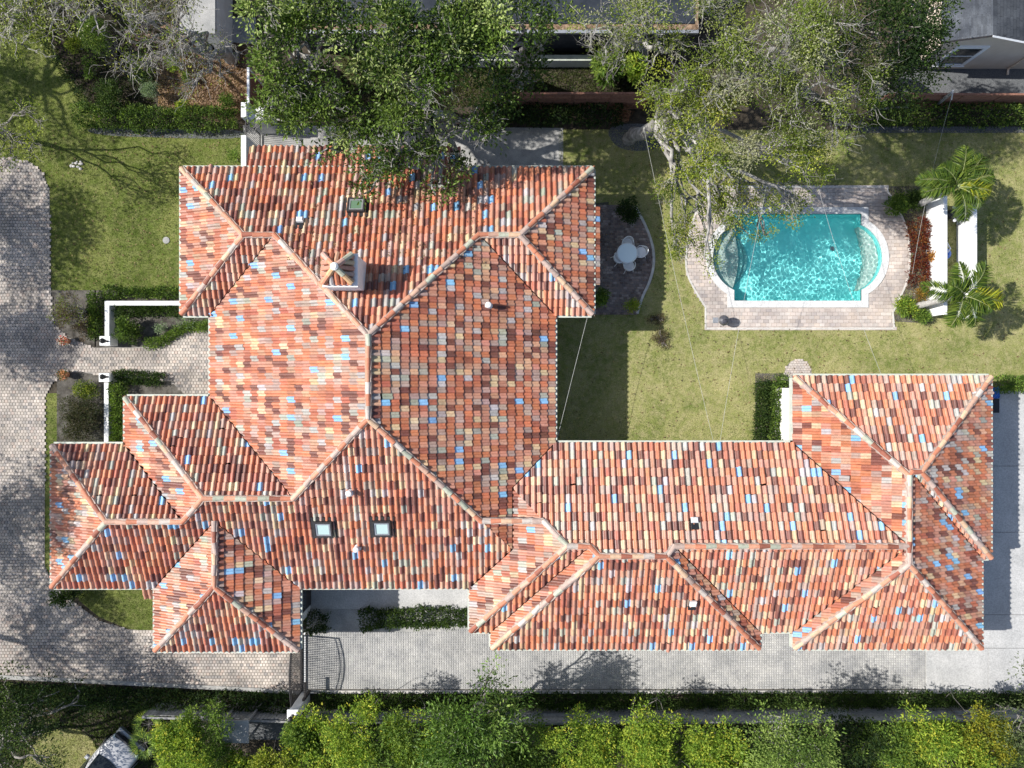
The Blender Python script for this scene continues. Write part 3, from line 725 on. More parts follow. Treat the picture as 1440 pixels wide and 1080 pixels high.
# driveway of pale brick pavers
DRIVE = gp([(-40,222)] + [(18,222),(45,229),(62,245),(70,268),(71,400),(76,455),(95,474),(133,489),(205,488),(238,482),(262,466),(300,462),(310,462),(310,556),(262,556),(240,536),(160,530),(97,521),(72,540),(64,560),(63,795),(78,826),(110,851),(140,873),(180,885),(225,887),(432,884),(432,973),(360,968),(0,950),(-40,948)])
sheet('driveway', DRIVE, .0105, M_JOINT)
PAL_D = [(.40,.36,.325), (.365,.33,.295), (.43,.385,.35), (.32,.295,.27), (.40,.335,.295), (.25,.235,.225)]
pavers('driveway_pavers', DRIVE, .15, .142, .009, .0105, .035, PAL_D, [26,22,20,14,8,8], stain=.9)
kb = MB()
edge = [(0,951),(360,969),(432,974)]
for a, b in zip(edge[:-1], edge[1:]): kb.obox(g(*a), g(*b), .09, 0, .10)
kb.build('driveway_kerb', M_CONCD, kind='structure')
# lattice block drive along the south side, concrete apron to the east
LAT = gp([(431,806),(1302,806),(1302,969),(431,969)])
sheet('lattice_drive', LAT, .007, M_CONCD)
pavers('lattice_blocks', gp([(432,887),(1300,884),(1300,967),(432,967)]), .112, .112, .026, .007, .02, [(.36,.36,.36),(.39,.39,.385),(.33,.33,.335)], [4,4,2], running=False, jit=.008)
sheet('walk_slab', gp([(434,815),(672,815),(672,856),(434,856)]), .013, M_CONC)
cs_ = MB()
def slab(x0, x1, y0, y1):
    a = g(x0, y1); b = g(x1, y0); mk_ = MB().box(a[0], b[0], a[1], b[1], -.05, .03, bev=.006); return mk_
apron = thing('concrete_apron', 'pale concrete apron of large slabs east of the garage', 'driveway', g(1380, 760)); apron['kind'] = 'structure'
del apron['category']
for (x0,x1,y0,y1) in [(1340,1480,549,655),(1340,1480,655.5,748),(1340,1480,748.5,864),(1340,1480,864.5,911),(1302,1339.5,864.5,911),(1302,1389,911.5,970),(1389.5,1480,911.5,970)]:
    slab(x0,x1,y0,y1).build('concrete_slab', M_CONC, apron)
kb = MB()
for (a, b) in [((432,972),(1302,972)), ((1302,972),(1480,972))]: kb.obox(g(*a), g(*b), .07, 0, .11)
kb.build('drive_kerb', M_KERB, kind='structure')
# pool deck
DECK_PX = smooth([(992,432),(978,410),(965,385),(964,355),(972,315),(985,285),(1000,272)], 2, False) + [(1006,263),(1247,263)] + smooth([(1248,270),(1262,290),(1276,325),(1280,362),(1276,395),(1262,425),(1255,440)], 2, False) + [(1257,462),(992,462)]
DECK = gp(DECK_PX)
sheet('pool_deck', DECK, .012, matte('deck_grout', (.36,.32,.29), (.44,.40,.365), 6, .95), [HOLE])
PAL_T = [(.49,.435,.40), (.47,.41,.375), (.51,.46,.425), (.45,.39,.355), (.49,.42,.37), (.41,.365,.345)]
pavers('pool_deck_pavers', DECK, .25, .17, .006, .012, .03, PAL_T, [28,22,20,12,10,8], holes=[COPE])
eb = MB(); dd = DECK + [DECK[0]]
for a, b in zip(dd[:-1], dd[1:]): eb.obox(a, b, .04, .0, .048)
eb.build('deck_edging', M_KERB, kind='structure')
HALF = gp([(1098,531)] + arc(1122, 531, 20, 180, 360, 14, 26) + [(1142,536),(1098,536)])
sheet('path', HALF, .0125, M_JOINT); pavers('path_pavers', HALF, .13, .11, .007, .0125, .03, PAL_T, [28,22,24,10,10,5])
PATIO = gp([(836,288),(893,290),(908,318),(918,345),(920,372),(913,398),(903,417),(896,441),(836,441)])
sheet('patio', PATIO, .0125, M_JOINT)
pavers('patio_pavers', PATIO, .16, .12, .013, .0125, .035, [(.26,.2,.18),(.2,.165,.16),(.33,.28,.26),(.17,.13,.12)], [30,30,16,20])
eb = MB(); q_ = smooth(gp([(893,290),(908,318),(918,345),(920,372),(913,398),(903,417),(896,441)]), 2, False)
for a, b in zip(q_[:-1], q_[1:]): eb.obox(a, b, .06, 0, .06)
eb.build('patio_edging', M_KERB, kind='structure')

# ------------------------------------------------------------------ swimming pool
m, t, p = nodes('pool_plaster'); n1 = noise(t, 2.2, 5, .6); r1 = ramp(t, n1.outputs['Fac'], [(.3, (.22,.84,.82)), (.7, (.30,.93,.90))]); t.links.new(r1.outputs[0], p.inputs['Base Color']); p.inputs['Roughness'].default_value = .9; M_PLASTER = m
m, t, p = nodes('bench_plaster'); n1 = noise(t, 2.6, 5, .65); r1 = ramp(t, n1.outputs['Fac'], [(.35, (.36,.47,.43)), (.65, (.52,.62,.57))]); t.links.new(r1.outputs[0], p.inputs['Base Color']); p.inputs['Roughness'].default_value = .9; M_BENCH = m
M_STEP = matte('step_plaster', (.2,.52,.5), (.28,.62,.58), 4, .9)
m, t, p = nodes('pool_water'); p.inputs['Base Color'].default_value = (1,1,1,1); p.inputs['Transmission Weight'].default_value = 1; p.inputs['IOR'].default_value = 1.33; p.inputs['Roughness'].default_value = 0; M_WATER = m
pool = thing('swimming_pool', 'turquoise swimming pool with rounded ends, shallow shelves and white coping', 'pool', g(1121, 362))
DEEP = -1.02
b = MB(); n = len(POOL)
for i in range(n):
    a, c = POOL[i], POOL[(i+1) % n]; b.quad((*a, .02), (*c, .02), (*c, DEEP), (*a, DEEP))
basin = b.build('basin_wall', M_PLASTER, pool)
fl = sheet('basin_floor', POOL, DEEP, M_PLASTER, kind=None, parent=pool)
cp = MB()
for i in range(n):
    j = (i+1) % n; A, B, C, D = POOL[i], POOL[j], COPE[j], COPE[i]
    cp.quad((*A, .06), (*B, .06), (*C, .06), (*D, .06)); cp.quad((*A, -.08), (*B, -.08), (*B, .06), (*A, .06)); cp.quad((*C, 0), (*D, 0), (*D, .06), (*C, .06))
cp.build('coping', matte('coping_stone', (.52,.52,.515), (.6,.6,.59), 3, .85, fine=25), pool)
def prism_part(name, px, z0, z1, mat): return MB().prism(gp(px), z0, z1).build(name, mat, pool)
def lens(bulge, n=18): # left shelf: pool arc on the left, own arc on the right
    bb = math.degrees(math.acos((1032.5-1052.3)/49.8)); left = arc(1052.3, 362, 49.8, bb, 360-bb, n)
    return [(1032.5, 422.5)] + left + [(1032.5, 301.5)] if False else left + [(1032+bulge*math.sin(PI*k/n), left[-1][1] + (left[0][1]-left[-1][1])*k/n) for k in range(1, n)]
parts_ = [prism_part('bench', lens(9), DEEP, -.38, M_BENCH), prism_part('step', lens(17), DEEP, -.62, M_STEP), prism_part('step', lens(25), DEEP, -.86, M_STEP)]
a = math.degrees(math.acos((1211-1189.7)/49.9)); ra = arc(1189.7, 362, 49.9, -a, a, 18)
parts_.append(prism_part('bench', ra + [(1211 + 11*math.sin(PI*k/18), ra[-1][1] + (ra[0][1]-ra[-1][1])*k/18) for k in range(1, 18)], DEEP, -.42, M_BENCH))
# water: real waves, so that the sun's caustics come from its shape
res = .021; P = np.array(gp(pool_px(2))); x0, y0 = P.min(0); x1, y1 = P.max(0)
xs = np.arange(x0, x1+res, res); ys = np.arange(y0, y1+res, res); X, Y = np.meshgrid(xs, ys)
Z = np.zeros_like(X)
for k in range(44):
    lam = rng.uniform(.14, .27); th = rng.uniform(0, 2*PI); A = .0030*(lam/.27)**2*rng.uniform(.6, 1.1); kk = 2*PI/lam
    Z += A*.42*np.sin(kk*(X*math.cos(th)+Y*math.sin(th)) + rng.uniform(0, 2*PI))
amp = .6 + .4*np.clip((X - g(1040, 0)[0])/1.6, 0, 1); Z = Z*amp - .1
nx, ny = len(xs), len(ys); idx = np.arange(nx*ny).reshape(ny, nx)
F = np.stack([idx[:-1,:-1], idx[:-1,1:], idx[1:,1:], idx[1:,:-1]], -1).reshape(-1, 4)
cxy = np.stack([X.ravel()[F].mean(1), Y.ravel()[F].mean(1)], 1); F = F[inside(cxy[:,0], cxy[:,1], [tuple(p) for p in P])]
wat = mk('water', np.stack([X.ravel(), Y.ravel(), Z.ravel()], 1), F, M_WATER, pool, smooth=True)
ld.cycles.is_caustics_light = True
wat.cycles.is_caustics_caster = True
for o in parts_ + [fl, basin]: o.cycles.is_caustics_receiver = True
MB().lathe([(.1, 0), (.1, .03), (.05, .04)], (*g(1180, 345)[:2], DEEP), 12).build('floor_drain', M_GREYMETAL, pool)

# ------------------------------------------------------------------ garden walls
def wall_box(b, px0, px1, half, h, z0=-.05): b.obox(g(*px0), g(*px1), half, z0, h)
t = thing('garden_wall', 'low white L-shaped garden wall ending in a lamp pier, north of the front walk', 'wall', g(160, 428))
b = MB(); b.box(g(159,0)[0]-.1, g(262,0)[0], g(0,428)[1]-.1, g(0,428)[1]+.1, -.05, .52); b.box(g(159,0)[0]-.1, g(159,0)[0]+.1, g(0,478)[1], g(0,428)[1]-.1, -.05, .515); b.build('wall_run', M_WHITE, t)
MB().box(g(151,0)[0], g(166,0)[0], g(0,487)[1], g(0,474)[1], -.05, .66, bev=.02).build('pier', M_WHITE, t)
t2 = thing('garden_wall', 'low straight white garden wall with a lamp pier, south of the front walk', 'wall', g(156, 570))
MB().box(g(158,0)[0]-.1, g(158,0)[0]+.1, g(0,640)[1], g(0,538)[1], -.05, .515).build('wall_run', M_WHITE, t2)
MB().box(g(150,0)[0], g(165,0)[0], g(0,537)[1], g(0,525)[1], -.05, .66, bev=.02).build('pier', M_WHITE, t2)
def lantern(u, v, z, label):
    x, y, _ = g(u, v, z); o = thing('pier_lantern', label, 'lantern', (x, y, z), 'lanterns on the white piers')
    MB().lathe([(.05, 0), (.05, .03), (.02, .05), (.02, .16)], (0,0,0), 10).build('lantern_base', M_IRON, o, world=False)
    MB().lathe([(.03, .14), (.085, .2), (.11, .34), (.12, .4), (.13, .42), (.05, .5), (.015, .56)], (0,0,0), 8).build('lantern_head', M_BLACK, o, world=False)
    MB().tube([(.0,0,.02), (.09,0,.12), (.1,0,.25)], .012, 6).build('lantern_bracket', M_IRON, o, world=False)
lantern(151, 480, .66, 'black lantern on the pier of the white L-shaped wall'); lantern(151, 530, .66, 'black lantern on the pier south of the front walk')
# tall white wall at the north-west with an iron gate
t = thing('white_wall', 'tall white wall in two lengths on either side of the narrow iron side gate', 'wall', (-11.77, 10.5, 0))
MB().box(-11.88, -11.66, 9.2, 10.9, -.05, 2.2).build('wall_run', M_WHITE, t); MB().box(-11.88, -11.66, 11.7, 12.35, -.05, 2.2).build('wall_run', M_WHITE, t)
MB().box(-11.655, -11.0, 11.72, 12.33, -.05, 1.9, bev=.01).build('buttress', M_WALL, t)
gt = thing('side_gate', 'narrow dark iron gate between the two lengths of tall white wall', 'gate', (-11.77, 11.3, 0))
b = MB(); b.box(-11.79, -11.75, 10.93, 11.67, .08, .13); b.box(-11.79, -11.75, 10.93, 11.67, 1.9, 1.95); b.box(-11.79,-11.75,10.93,10.97,.131,1.899); b.box(-11.79,-11.75,11.63,11.67,.131,1.899); b.build('gate_frame', M_IRON, gt)
for k in range(7): MB().tube([(-11.77, 11.04+k*.088, .13), (-11.77, 11.04+k*.088, 1.9)], .012, 6).build('bar', M_IRON, gt)
gt = thing('wooden_gate', 'brown wooden gate in a pale frame beyond the tall white wall', 'gate', (-11.7, 13.2, 0))
b = MB(); b.box(-11.75, -11.65, 12.42, 12.5, 0, 1.75); b.box(-11.75, -11.65, 13.95, 14.03, 0, 1.75); b.box(-11.75, -11.65, 12.42, 14.03, 1.752, 1.85); b.build('gate_frame', M_FRAME, gt)
for k in range(9): MB().box(-11.72, -11.68, 12.52+k*.158, 12.67+k*.158, .05, 1.74).build('board', M_WOOD, gt).color = (*[rng.uniform(.8, 1.2)]*3, 1)
# two white walls of the pool equipment yard
def yard_wall(x, y0, y1, h, label):
    o = thing('yard_wall', label, 'wall', (x, (y0+y1)/2, 0)); MB().box(x, x+.14, y0, y1, -.05, h-.05).build('wall_run', M_WHITE, o)
    MB().box(x-.02, x+.16, y0-.02, y1+.02, h-.049, h, bev=.012).build('wall_cap', M_WHITE, o)
yard_wall(g(1302,0)[0], g(0,446)[1], g(0,287)[1], 1.42, 'bright white screen wall behind the red plants beside the pool')
yard_wall(g(1345,0)[0], g(0,450)[1], g(0,284)[1], 1.27, 'outer white screen wall, half in shade, next to the open east lawn')
eq = thing('pool_pump', 'blue pool pump between the two white screen walls', 'pump', g(1316, 362))
ex0, ey0, _ = g(1319, 360)
MB().lathe([(.2,0),(.26,.05),(.27,.5),(.24,.62),(.12,.7),(.05,.72)], (ex0, ey0, .02), 16).build('tank', M_BLUE, eq)
MB().tube([(ex0, ey0-.1, .3), (ex0, ey0-.5, .3), (ex0+.05, ey0-.6, .28)], [.13,.13,.08], 12).build('motor', M_BLUE, eq)
MB().tube([(ex0, ey0, .7), (ex0+.1, ey0+.2, .8), (ex0+.1, ey0+.7, .4), (ex0+.1, ey0+1.2, .1)], .03, 8).build('pipe', M_FRAME, eq)
eq = thing('pool_filter', 'black pool filter with white valves at the north end of the equipment yard', 'filter', g(1322, 305))
fx, fy, _ = g(1324, 306)
MB().lathe([(.18,0),(.22,.04),(.22,.75),(.17,.9),(.06,.95)], (fx, fy, 0), 16).build('tank', M_BLACK, eq)
for k, (dx, dy, z) in enumerate([(.1,.28,.75),(.34,.3,.7),(.14,-.3,.72),(.2,.05,.98)]): MB().lathe([(.03,0),(.07,.02),(.07,.1),(.03,.12)], (fx+dx, fy+dy, z), 10).build('valve', M_FRAME, eq)
MB().tube([(fx+.1,fy+.28,.78),(fx+.34,fy+.3,.73),(fx+.3,fy,.5),(fx+.14,fy-.3,.75)], .022, 8).build('pipe', M_FRAME, eq)

# ------------------------------------------------------------------ driveway gate
X0 = g(425, 0)[0]; ya, yb = g(0,971)[1], g(0,892)[1]
gt = thing('driveway_gate', 'dark iron driveway gate with an arched top, shut across the drive', 'gate', (X0, (ya+yb)/2, 0))
def topz(y): s = (y-ya)/(yb-ya); return 1.72 + .26*math.sin(PI*s)
fr = MB(); fr.box(X0-.025, X0+.025, ya, yb, .07, .13); fr.box(X0-.02, X0+.02, ya+.051, yb-.051, .24, .27)
fr.box(X0-.025, X0+.025, ya, ya+.05, .131, topz(ya)); fr.box(X0-.025, X0+.025, yb-.05, yb, .131, topz(yb))
ks = [ya+(yb-ya)*k/16 for k in range(17)]
fr.tube([(X0, y, topz(y)) for y in ks], .03, 6); fr.tube([(X0, y, topz(y)-.2) for y in ks], .024, 6)
fr.build('gate_frame', M_IRON, gt)
nb = 31
for k in range(nb):
    y = ya + .07 + (yb-ya-.14)*k/(nb-1); MB().tube([(X0, y, .13), (X0, y, topz(y)-.01)], .016, 5).build('bar', M_IRON, gt)
MB().box(X0+.09, X0+.17, ya-.1, yb+.1, 0, .05).build('gate_track', M_PALEMETAL, gt)
pr = thing('gate_pier', 'white stucco pier at the hedge end of the driveway gate', 'pillar', g(428, 980))
px_, py_ = g(430, 979)[:2]; MB().box(px_-.2, px_+.2, py_-.22, py_+.22, -.05, 1.95).build('shaft', M_WHITE, pr); MB().box(px_-.25, px_+.25, py_-.27, py_+.27, 1.951, 2.05, bev=.03).build('pier_cap', M_WHITE, pr)
o = thing('pier_lantern', 'black ball lantern on the driveway gate pier', 'lantern', (px_, py_, 2.05), 'lanterns on the white piers')
MB().lathe([(.07,0),(.07,.03),(.03,.05),(.03,.14),(.1,.2),(.13,.3),(.1,.4),(.03,.44)], (0,0,0), 12).build('lantern_head', M_BLACK, o, world=False)
MB().lathe([(.1,0),(.1,.012),(.07,.02)], (0,0,0), 12).build('lantern_base', M_IRON, o, world=False)
op = thing('gate_opener', 'slim dark gate opener post inside the driveway gate', 'gate motor', g(437, 955))
x, y, _ = g(436, 972); MB().box(x-.06, x+.06, y, y+.1, 0, 1.1, bev=.01).build('post', M_IRON, op); MB().box(x-.05, x+.05, y+.02, y+.75, .78, .88, bev=.01).build('arm', M_IRON, op)
MB().box(X0+.03, x-.061, y+.66, y+.7, .8, .84).build('link', M_IRON, op)

# ------------------------------------------------------------------ fences
def fence(name, label, p0, p1, h, mat, bays, base=(1,1,1), nb=7, vertical=False, face=1, top=True):
    A = Vector((*p0, 0)); B = Vector((*p1, 0)); d = (B-A); L = d.length; d.normalize(); nn = Vector((-d.y, d.x, 0))*face
    t = thing(name, label, 'fence', A)
    for k in range(bays+1):
        q = A + d*(L*k/bays); o = MB().box(-.055, .055, -.055, .055, -.1, h+.06).build('post', mat, t, world=False); o.location = q - A; o.color = (*[base[0]*rng.uniform(.7,.95)]*3, 1)
        o.rotation_euler.z = math.atan2(d.y, d.x)
    if vertical:
        n = int(L/.16)
        for k in range(min(n, 290)):
            q = A + d*(.08+k*L/n); o = MB().box(0, .145, -.012, .012, .04, h+rng.uniform(-.015,.01)).build('board', mat, t, world=False); o.location = q - A + nn*.07; o.rotation_euler.z = math.atan2(d.y, d.x); o.color = (*[rng.uniform(.7,1.2)]*3, 1)
    else:
        me = None
        for k in range(bays):
            for j in range(nb):
                if me is None:
                    bb = MB().box(.058, L/bays-.058, -.012, .012, 0, h/nb-.014).build('board', mat, t, world=False); me = bb.data; o = bb
                else:
                    o = bpy.data.objects.new('board', me); COL.objects.link(o); o.parent = t
                o.location = d*(L*k/bays) + nn*.02 + Vector((0,0,.05+j*h/nb)); o.rotation_euler = (rng.normal(0,.02), 0, math.atan2(d.y, d.x)); o.color = (*[rng.uniform(.75,1.2)]*3, 1)
    if top:
        c = MB().box(0, L, -.045, .045, h+.062, h+.09).build('fence_cap', mat, t, world=False); c.rotation_euler.z = math.atan2(d.y, d.x); c.color = (*[x*.8 for x in base], 1)
fence('board_fence', 'long grey board fence in bays south of the lattice drive', g(712,995)[:2], g(1470,990)[:2], 1.55, M_GREYWOOD, 16)
fence('picket_fence', 'grey close-boarded fence between the gate pier and the big round tree', g(440,996)[:2], g(640,995)[:2], 1.4, M_GREYWOOD, 5, vertical=True)
fence('picket_fence', 'short grey close-boarded fence west of the gate pier, under the dark hedge', g(222,990)[:2], g(420,996)[:2], 1.3, M_GREYWOOD, 5, vertical=True)
fence('board_fence', 'red-brown board fence between the magnolia and the mossy oak', g(700,153)[:2], g(905,153)[:2], 1.75, M_WOOD, 4, face=-1)
fence('board_fence', 'red-brown board fence behind the hedge, below the beige neighbour house', g(1225,152)[:2], g(1480,153)[:2], 1.6, M_WOOD, 5, face=-1)
gu = thing('utility_post', 'leaning pale timber post rising out of the fence at the east', 'post', g(1318,150))
MB().tube([g(1312,151), g(1339,130,2.4)], [.08,.07], 8).build('shaft', M_GREYWOOD, gu); MB().tube([g(1340,127,2.45), g(1338,140,1.9)], .03, 6).build('insulator', M_PALEMETAL, gu)

# ------------------------------------------------------------------ patio set
def patio():
    x, y, _ = g(882, 356, .72); x = x; t = thing('patio_table', 'round white iron table with a pale glass top on the brick patio', 'table', (x, y, .04))
    b = MB()
    MB().lathe([(.0,.70),(.43,.70),(.43,.715),(.0,.715)], (0,0,0), 40).build('glass_top', M_TTOP, t, world=False)
    r = MB(); n = 40
    for zz, R, w_ in ((.70,.455,.022),): r.tube([(R*math.cos(2*PI*k/n), R*math.sin(2*PI*k/n), zz) for k in range(n+1)], w_, 8, cap=False)
    r.build('rim', M_FRAME, t, world=False)
    for k in range(4):
        a = PI/4 + k*PI/2; c, s = math.cos(a), math.sin(a)
        MB().tube([(.42*c,.42*s,.69),(.3*c,.3*s,.4),(.28*c,.28*s,.2),(.4*c,.4*s,0)], .018, 6).build('leg', M_FRAME, t, world=False)
    MB().lathe([(.1,.2),(.12,.22),(.1,.24)], (0,0,0), 14).build('lower_ring', M_FRAME, t, world=False)
    return (x, y)
m, t_, p = nodes('table_glass'); p.inputs['Base Color'].default_value = (.82,.93,.95,1); p.inputs['Roughness'].default_value = .15; p.inputs['Specular IOR Level'].default_value = .6; M_TTOP = m
tc = patio()
def chair(label):
    t = thing('patio_chair', label, 'chair', (0,0,.04), 'white iron chairs round the patio table')
    s = MB()                                              # pierced seat: rings and spokes
    n = 22
    for R in (.21, .15, .09): s.tube([(R*math.cos(2*PI*k/n), R*math.sin(2*PI*k/n), .44) for k in range(n+1)], .012, 5, cap=False)
    for k in range(16): a = 2*PI*k/16; s.tube([(0,0,.44), (.21*math.cos(a), .21*math.sin(a), .44)], .013, 4)
    s.lathe([(.02,.425),(.2,.425),(.205,.435),(.02,.436)], (0,0,0), 24); s.build('seat', M_FRAME, t, world=False)
    bk = MB(); pts = []
    for k in range(13): a = PI*.5 + (k/12-.5)*PI*.95; pts.append((.22*math.cos(a), .2*math.sin(a)+.03, .62 + .24*math.sin(PI*k/12)))
    bk.tube(pts, .014, 6)
    for k in range(1, 12):
        a = PI*.5 + (k/12-.5)*PI*.95; bk.tube([(.205*math.cos(a), .2*math.sin(a), .45), pts[k]], .011, 4)
        if k < 11: bk.tube([pts[k][:2] + (.52,), (pts[k+1][0], pts[k+1][1], .66)], .012, 4)
    bk.build('backrest', M_FRAME, t, world=False)
    for sx in (-1, 1):
        MB().tube([(sx*.15,-.14,.43),(sx*.19,-.2,0)], .014, 6).build('leg', M_FRAME, t, world=False)
        MB().tube([(sx*.15,.14,.43),(sx*.2,.24,0)], .014, 6).build('leg', M_FRAME, t, world=False)
        MB().tube([(sx*.22,.12,.62),(sx*.25,-.06,.64),(sx*.2,-.16,.45)], .013, 6).build('armrest', M_FRAME, t, world=False)
    return t
c0 = chair('white iron patio chair north of the table, its back to the dark bush')
for k, (u, v, lab) in enumerate([(882,343,None),(901,355,'white iron patio chair east of the table, by the curved patio edge'),(870,363,'white iron patio chair west of the table, nearest the roof'),(884,374,'white iron patio chair south of the table')]):
    o = c0 if k == 0 else copy_tree(c0); o.scale = (1.12, 1.12, 1.05); x, y, _ = g(u, v, .45); o.location = (x, y, .045); o.rotation_euler.z = math.atan2(y-tc[1], x-tc[0]) - PI/2
    if lab: o['label'] = lab

# kettle barbecue on the pool deck
x, y, _ = g(1012, 452); x -= .0; bq = thing('kettle_barbecue', 'dark kettle barbecue standing on the near corner of the pool deck', 'barbecue', (x, y, .045)); bq.scale = (.8, .8, .9)
MB().lathe([(.02,.4),(.14,.43),(.25,.53),(.29,.66),(.295,.68)], (0,0,0), 20).build('bowl', M_BLACK, bq, world=False)
lid = MB().lathe([(.3,.685),(.29,.75),(.24,.85),(.14,.92),(.03,.94)], (0,0,0), 20).build('lid', matte('dark_enamel', (.05,.05,.06), (.09,.09,.1), 6, .3, spec=.6), bq, world=False)
MB().tube([(-.06,0,.94),(-.06,0,1.0),(.06,0,1.0),(.06,0,.94)], .015, 6).build('handle', M_BLACK, lid, world=False)
for k in range(3): a = 2*PI*k/3+.5; MB().tube([(.14*math.cos(a),.14*math.sin(a),.45),(.3*math.cos(a),.3*math.sin(a),0)], .014, 6).build('leg', M_GREYMETAL, bq, world=False)
MB().lathe([(.1,.18),(.12,.2),(.1,.21)], (0,0,0), 14).build('ash_pan', M_GREYMETAL, bq, world=False)
MB().box(-.62,-.3,-.16,.16,.64,.67,bev=.01).build('side_shelf', M_GREYMETAL, bq, world=False)

# ------------------------------------------------------------------ small things
def lid(u, v, r, label, mat=None):
    x, y, _ = g(u, v); o = MB().lathe([(r,0),(r,.03),(r*.85,.035)], (x, y, .004), 16).build('access_cover', mat or M_CONCD); tag(o, label, 'access cover')
lid(234, 338, .16, 'round grey access cover in the lawn beside the house'); 
for (u, v, l) in ((30,277,'left one of the two small dark drain covers set in the driveway'),(42,277,'right one of the two small dark drain covers set in the driveway')):
    x, y, _ = g(u, v); tag(MB().box(x-.05,x+.05,y-.09,y+.09,.0,.052).build('drain_cover', M_IRON), l, 'drain cover')
def pot(u, v, label, pal, kind):
    x, y, _ = g(u, v); o = thing('flower_pot', label, 'flower pot', (x, y, .04))
    MB().lathe([(.1,0),(.12,.02),(.17,.28),(.19,.3),(.19,.34),(.15,.34),(.14,.3)], (0,0,0), 14).build('pot', M_TERRA, o, world=False)
    leafball('flowers', (0,0,.42), .2, .14, 260, .06, .045, pal, o)
stones = thing('stone_pile', 'scatter of pale stones in a dark patch of the front lawn', 'stones', g(108, 232))
for k in range(12):
    u, v = 100+rng.uniform(0,20), 226+rng.uniform(0,12); x, y, _ = g(u, v); r = rng.uniform(.05,.1)
    MB().lathe([(r*.7,0),(r,r*.3),(r*.8,r*.7),(r*.3,r*.9)], (x, y, .005), 7, 1, rng.uniform(.6,1)).build('stone', M_KERB, stones)
x, y, z = g(1399, 553, .3); tp = MB(); n = 9
for i in range(n):
    for j in range(n):
        u_, v_ = (i/(n-1)-.5), (j/(n-1)-.5); tp.v.append((x+u_*.62, y+v_*.55+.1*u_, .12+.2*math.exp(-6*(u_*u_+v_*v_))+rng.uniform(0,.06)))
for i in range(n-1):
    for j in range(n-1): a = i*n+j; tp.f.append((a, a+1, a+n+1, a+n)); tp.c.append(None)
tag(tp.build('tarpaulin', M_BLUE), 'crumpled bright blue tarpaulin at the north end of the concrete apron', 'tarpaulin')
x, y, z = g(1395, 570); o = thing('wheelie_bin', 'dark bin tucked under the east eaves by the blue tarpaulin', 'bin', (x-.35, y, .03)); MB().box(-.26,.26,-.3,.3,.05,.55,bev=.03).build('body', M_BLACK, o, world=False); MB().box(-.29,.29,-.33,.33,.551,.6,bev=.02).build('lid', M_BLACK, o, world=False)
for s_ in (-1,1): MB().tube([(s_*.26,.25,.1),(s_*.31,.25,.1)], .1, 12).build('wheel', M_TYRE, o, world=False)
# overhead cables
def cable(label, pts, r=.006, sag=.25):
    P3 = [Vector(g(u, v, z)) for u, v, z in pts]; out = []
    for a, b in zip(P3[:-1], P3[1:]):
        for k in range(10): s = k/10; q = a.lerp(b, s); q.z -= sag*4*s*(1-s)*min(1, (b-a).length/8); out.append(q)
    out.append(P3[-1]); tag(MB().tube(out, r, 5).build('cable', M_CABLE), label, 'cable', 'pale cables strung across the yard')
cable('white cable from the roof corner by the patio to the main east eaves', [(826,446,3.4),(783,619,3.4)], .008, .1)
cable('long pale cable from the leaning oak trunk to the north eaves of the rear wing', [(905,178,3.6),(1004,624,3.4)])
cable('pale cable over the west end of the pool to the rear wing eaves', [(1078,262,4.6),(1012,624,3.4)])
cable('pale cable over the east end of the pool to the guest wing eaves', [(1150,262,4.6),(1241,531,3.4)])
cable('pale cable from the leaning fence post down over the red plants', [(1340,130,2.4),(1283,385,1.4)], .005)

# ------------------------------------------------------------------ neighbours' houses
nh = thing('neighbour_house', 'beige house with a grey shingle gable roof in the far corner', 'house', (22.5, 16.5, 0))
Yw = 14.77; xr = 20.2; zp = 3.5; xl, xrr = 18.7, 24.5; zl = zp - .325*(xr-xl); zr_ = zp - .325*(xrr-xr)
b = MB(); b.quad((xl,Yw,-.1),(xrr,Yw,-.1),(xrr,Yw,zr_),(xr,Yw,zp),(xl,Yw,zl)); b.quad((xl,Yw,-.1),(xl,Yw,zl),(xl,Yw+9,zl),(xl,Yw+9,-.1)); b.quad((xrr,Yw,-.1),(xrr,Yw+9,-.1),(xrr,Yw+9,zr_),(xrr,Yw,zr_)); b.quad((xl,Yw+9,-.1),(xl,Yw+9,zl),(xr,Yw+9,zp),(xrr,Yw+9,zr_),(xrr,Yw+9,-.1))
b.build('wall', M_BEIGE, nh)
for sgn, c in ((-1, 1.15), (1, .72)):  # west slope tinted lighter, east darker: sun and shade put into the colour
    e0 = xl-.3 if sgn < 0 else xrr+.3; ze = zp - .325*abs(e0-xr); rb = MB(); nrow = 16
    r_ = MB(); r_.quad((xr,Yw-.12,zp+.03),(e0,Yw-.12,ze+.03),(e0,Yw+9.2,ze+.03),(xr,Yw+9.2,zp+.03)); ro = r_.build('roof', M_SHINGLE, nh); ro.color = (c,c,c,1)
    for k in range(26):                                    # shingle courses
        f0, f1 = k/26, (k+1.1)/26; xa, xb = xr+(e0-xr)*f0, xr+(e0-xr)*f1; za, zb_ = zp+(ze-zp)*f0, zp+(ze-zp)*f1
        for j in range(22):
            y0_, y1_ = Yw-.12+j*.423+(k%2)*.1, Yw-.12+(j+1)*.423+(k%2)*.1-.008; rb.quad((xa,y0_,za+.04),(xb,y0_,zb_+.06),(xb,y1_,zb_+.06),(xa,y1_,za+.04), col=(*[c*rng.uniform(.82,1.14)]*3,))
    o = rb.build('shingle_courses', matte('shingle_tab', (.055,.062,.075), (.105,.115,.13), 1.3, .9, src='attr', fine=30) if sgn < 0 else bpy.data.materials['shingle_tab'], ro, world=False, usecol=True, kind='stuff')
    tr = MB(); tr.tube([(xr,Yw-.13,zp+.0),(e0,Yw-.13,ze+.0)], .05, 4); tr.build('rake_board', M_FRAME if sgn > 0 else M_IRON, nh)
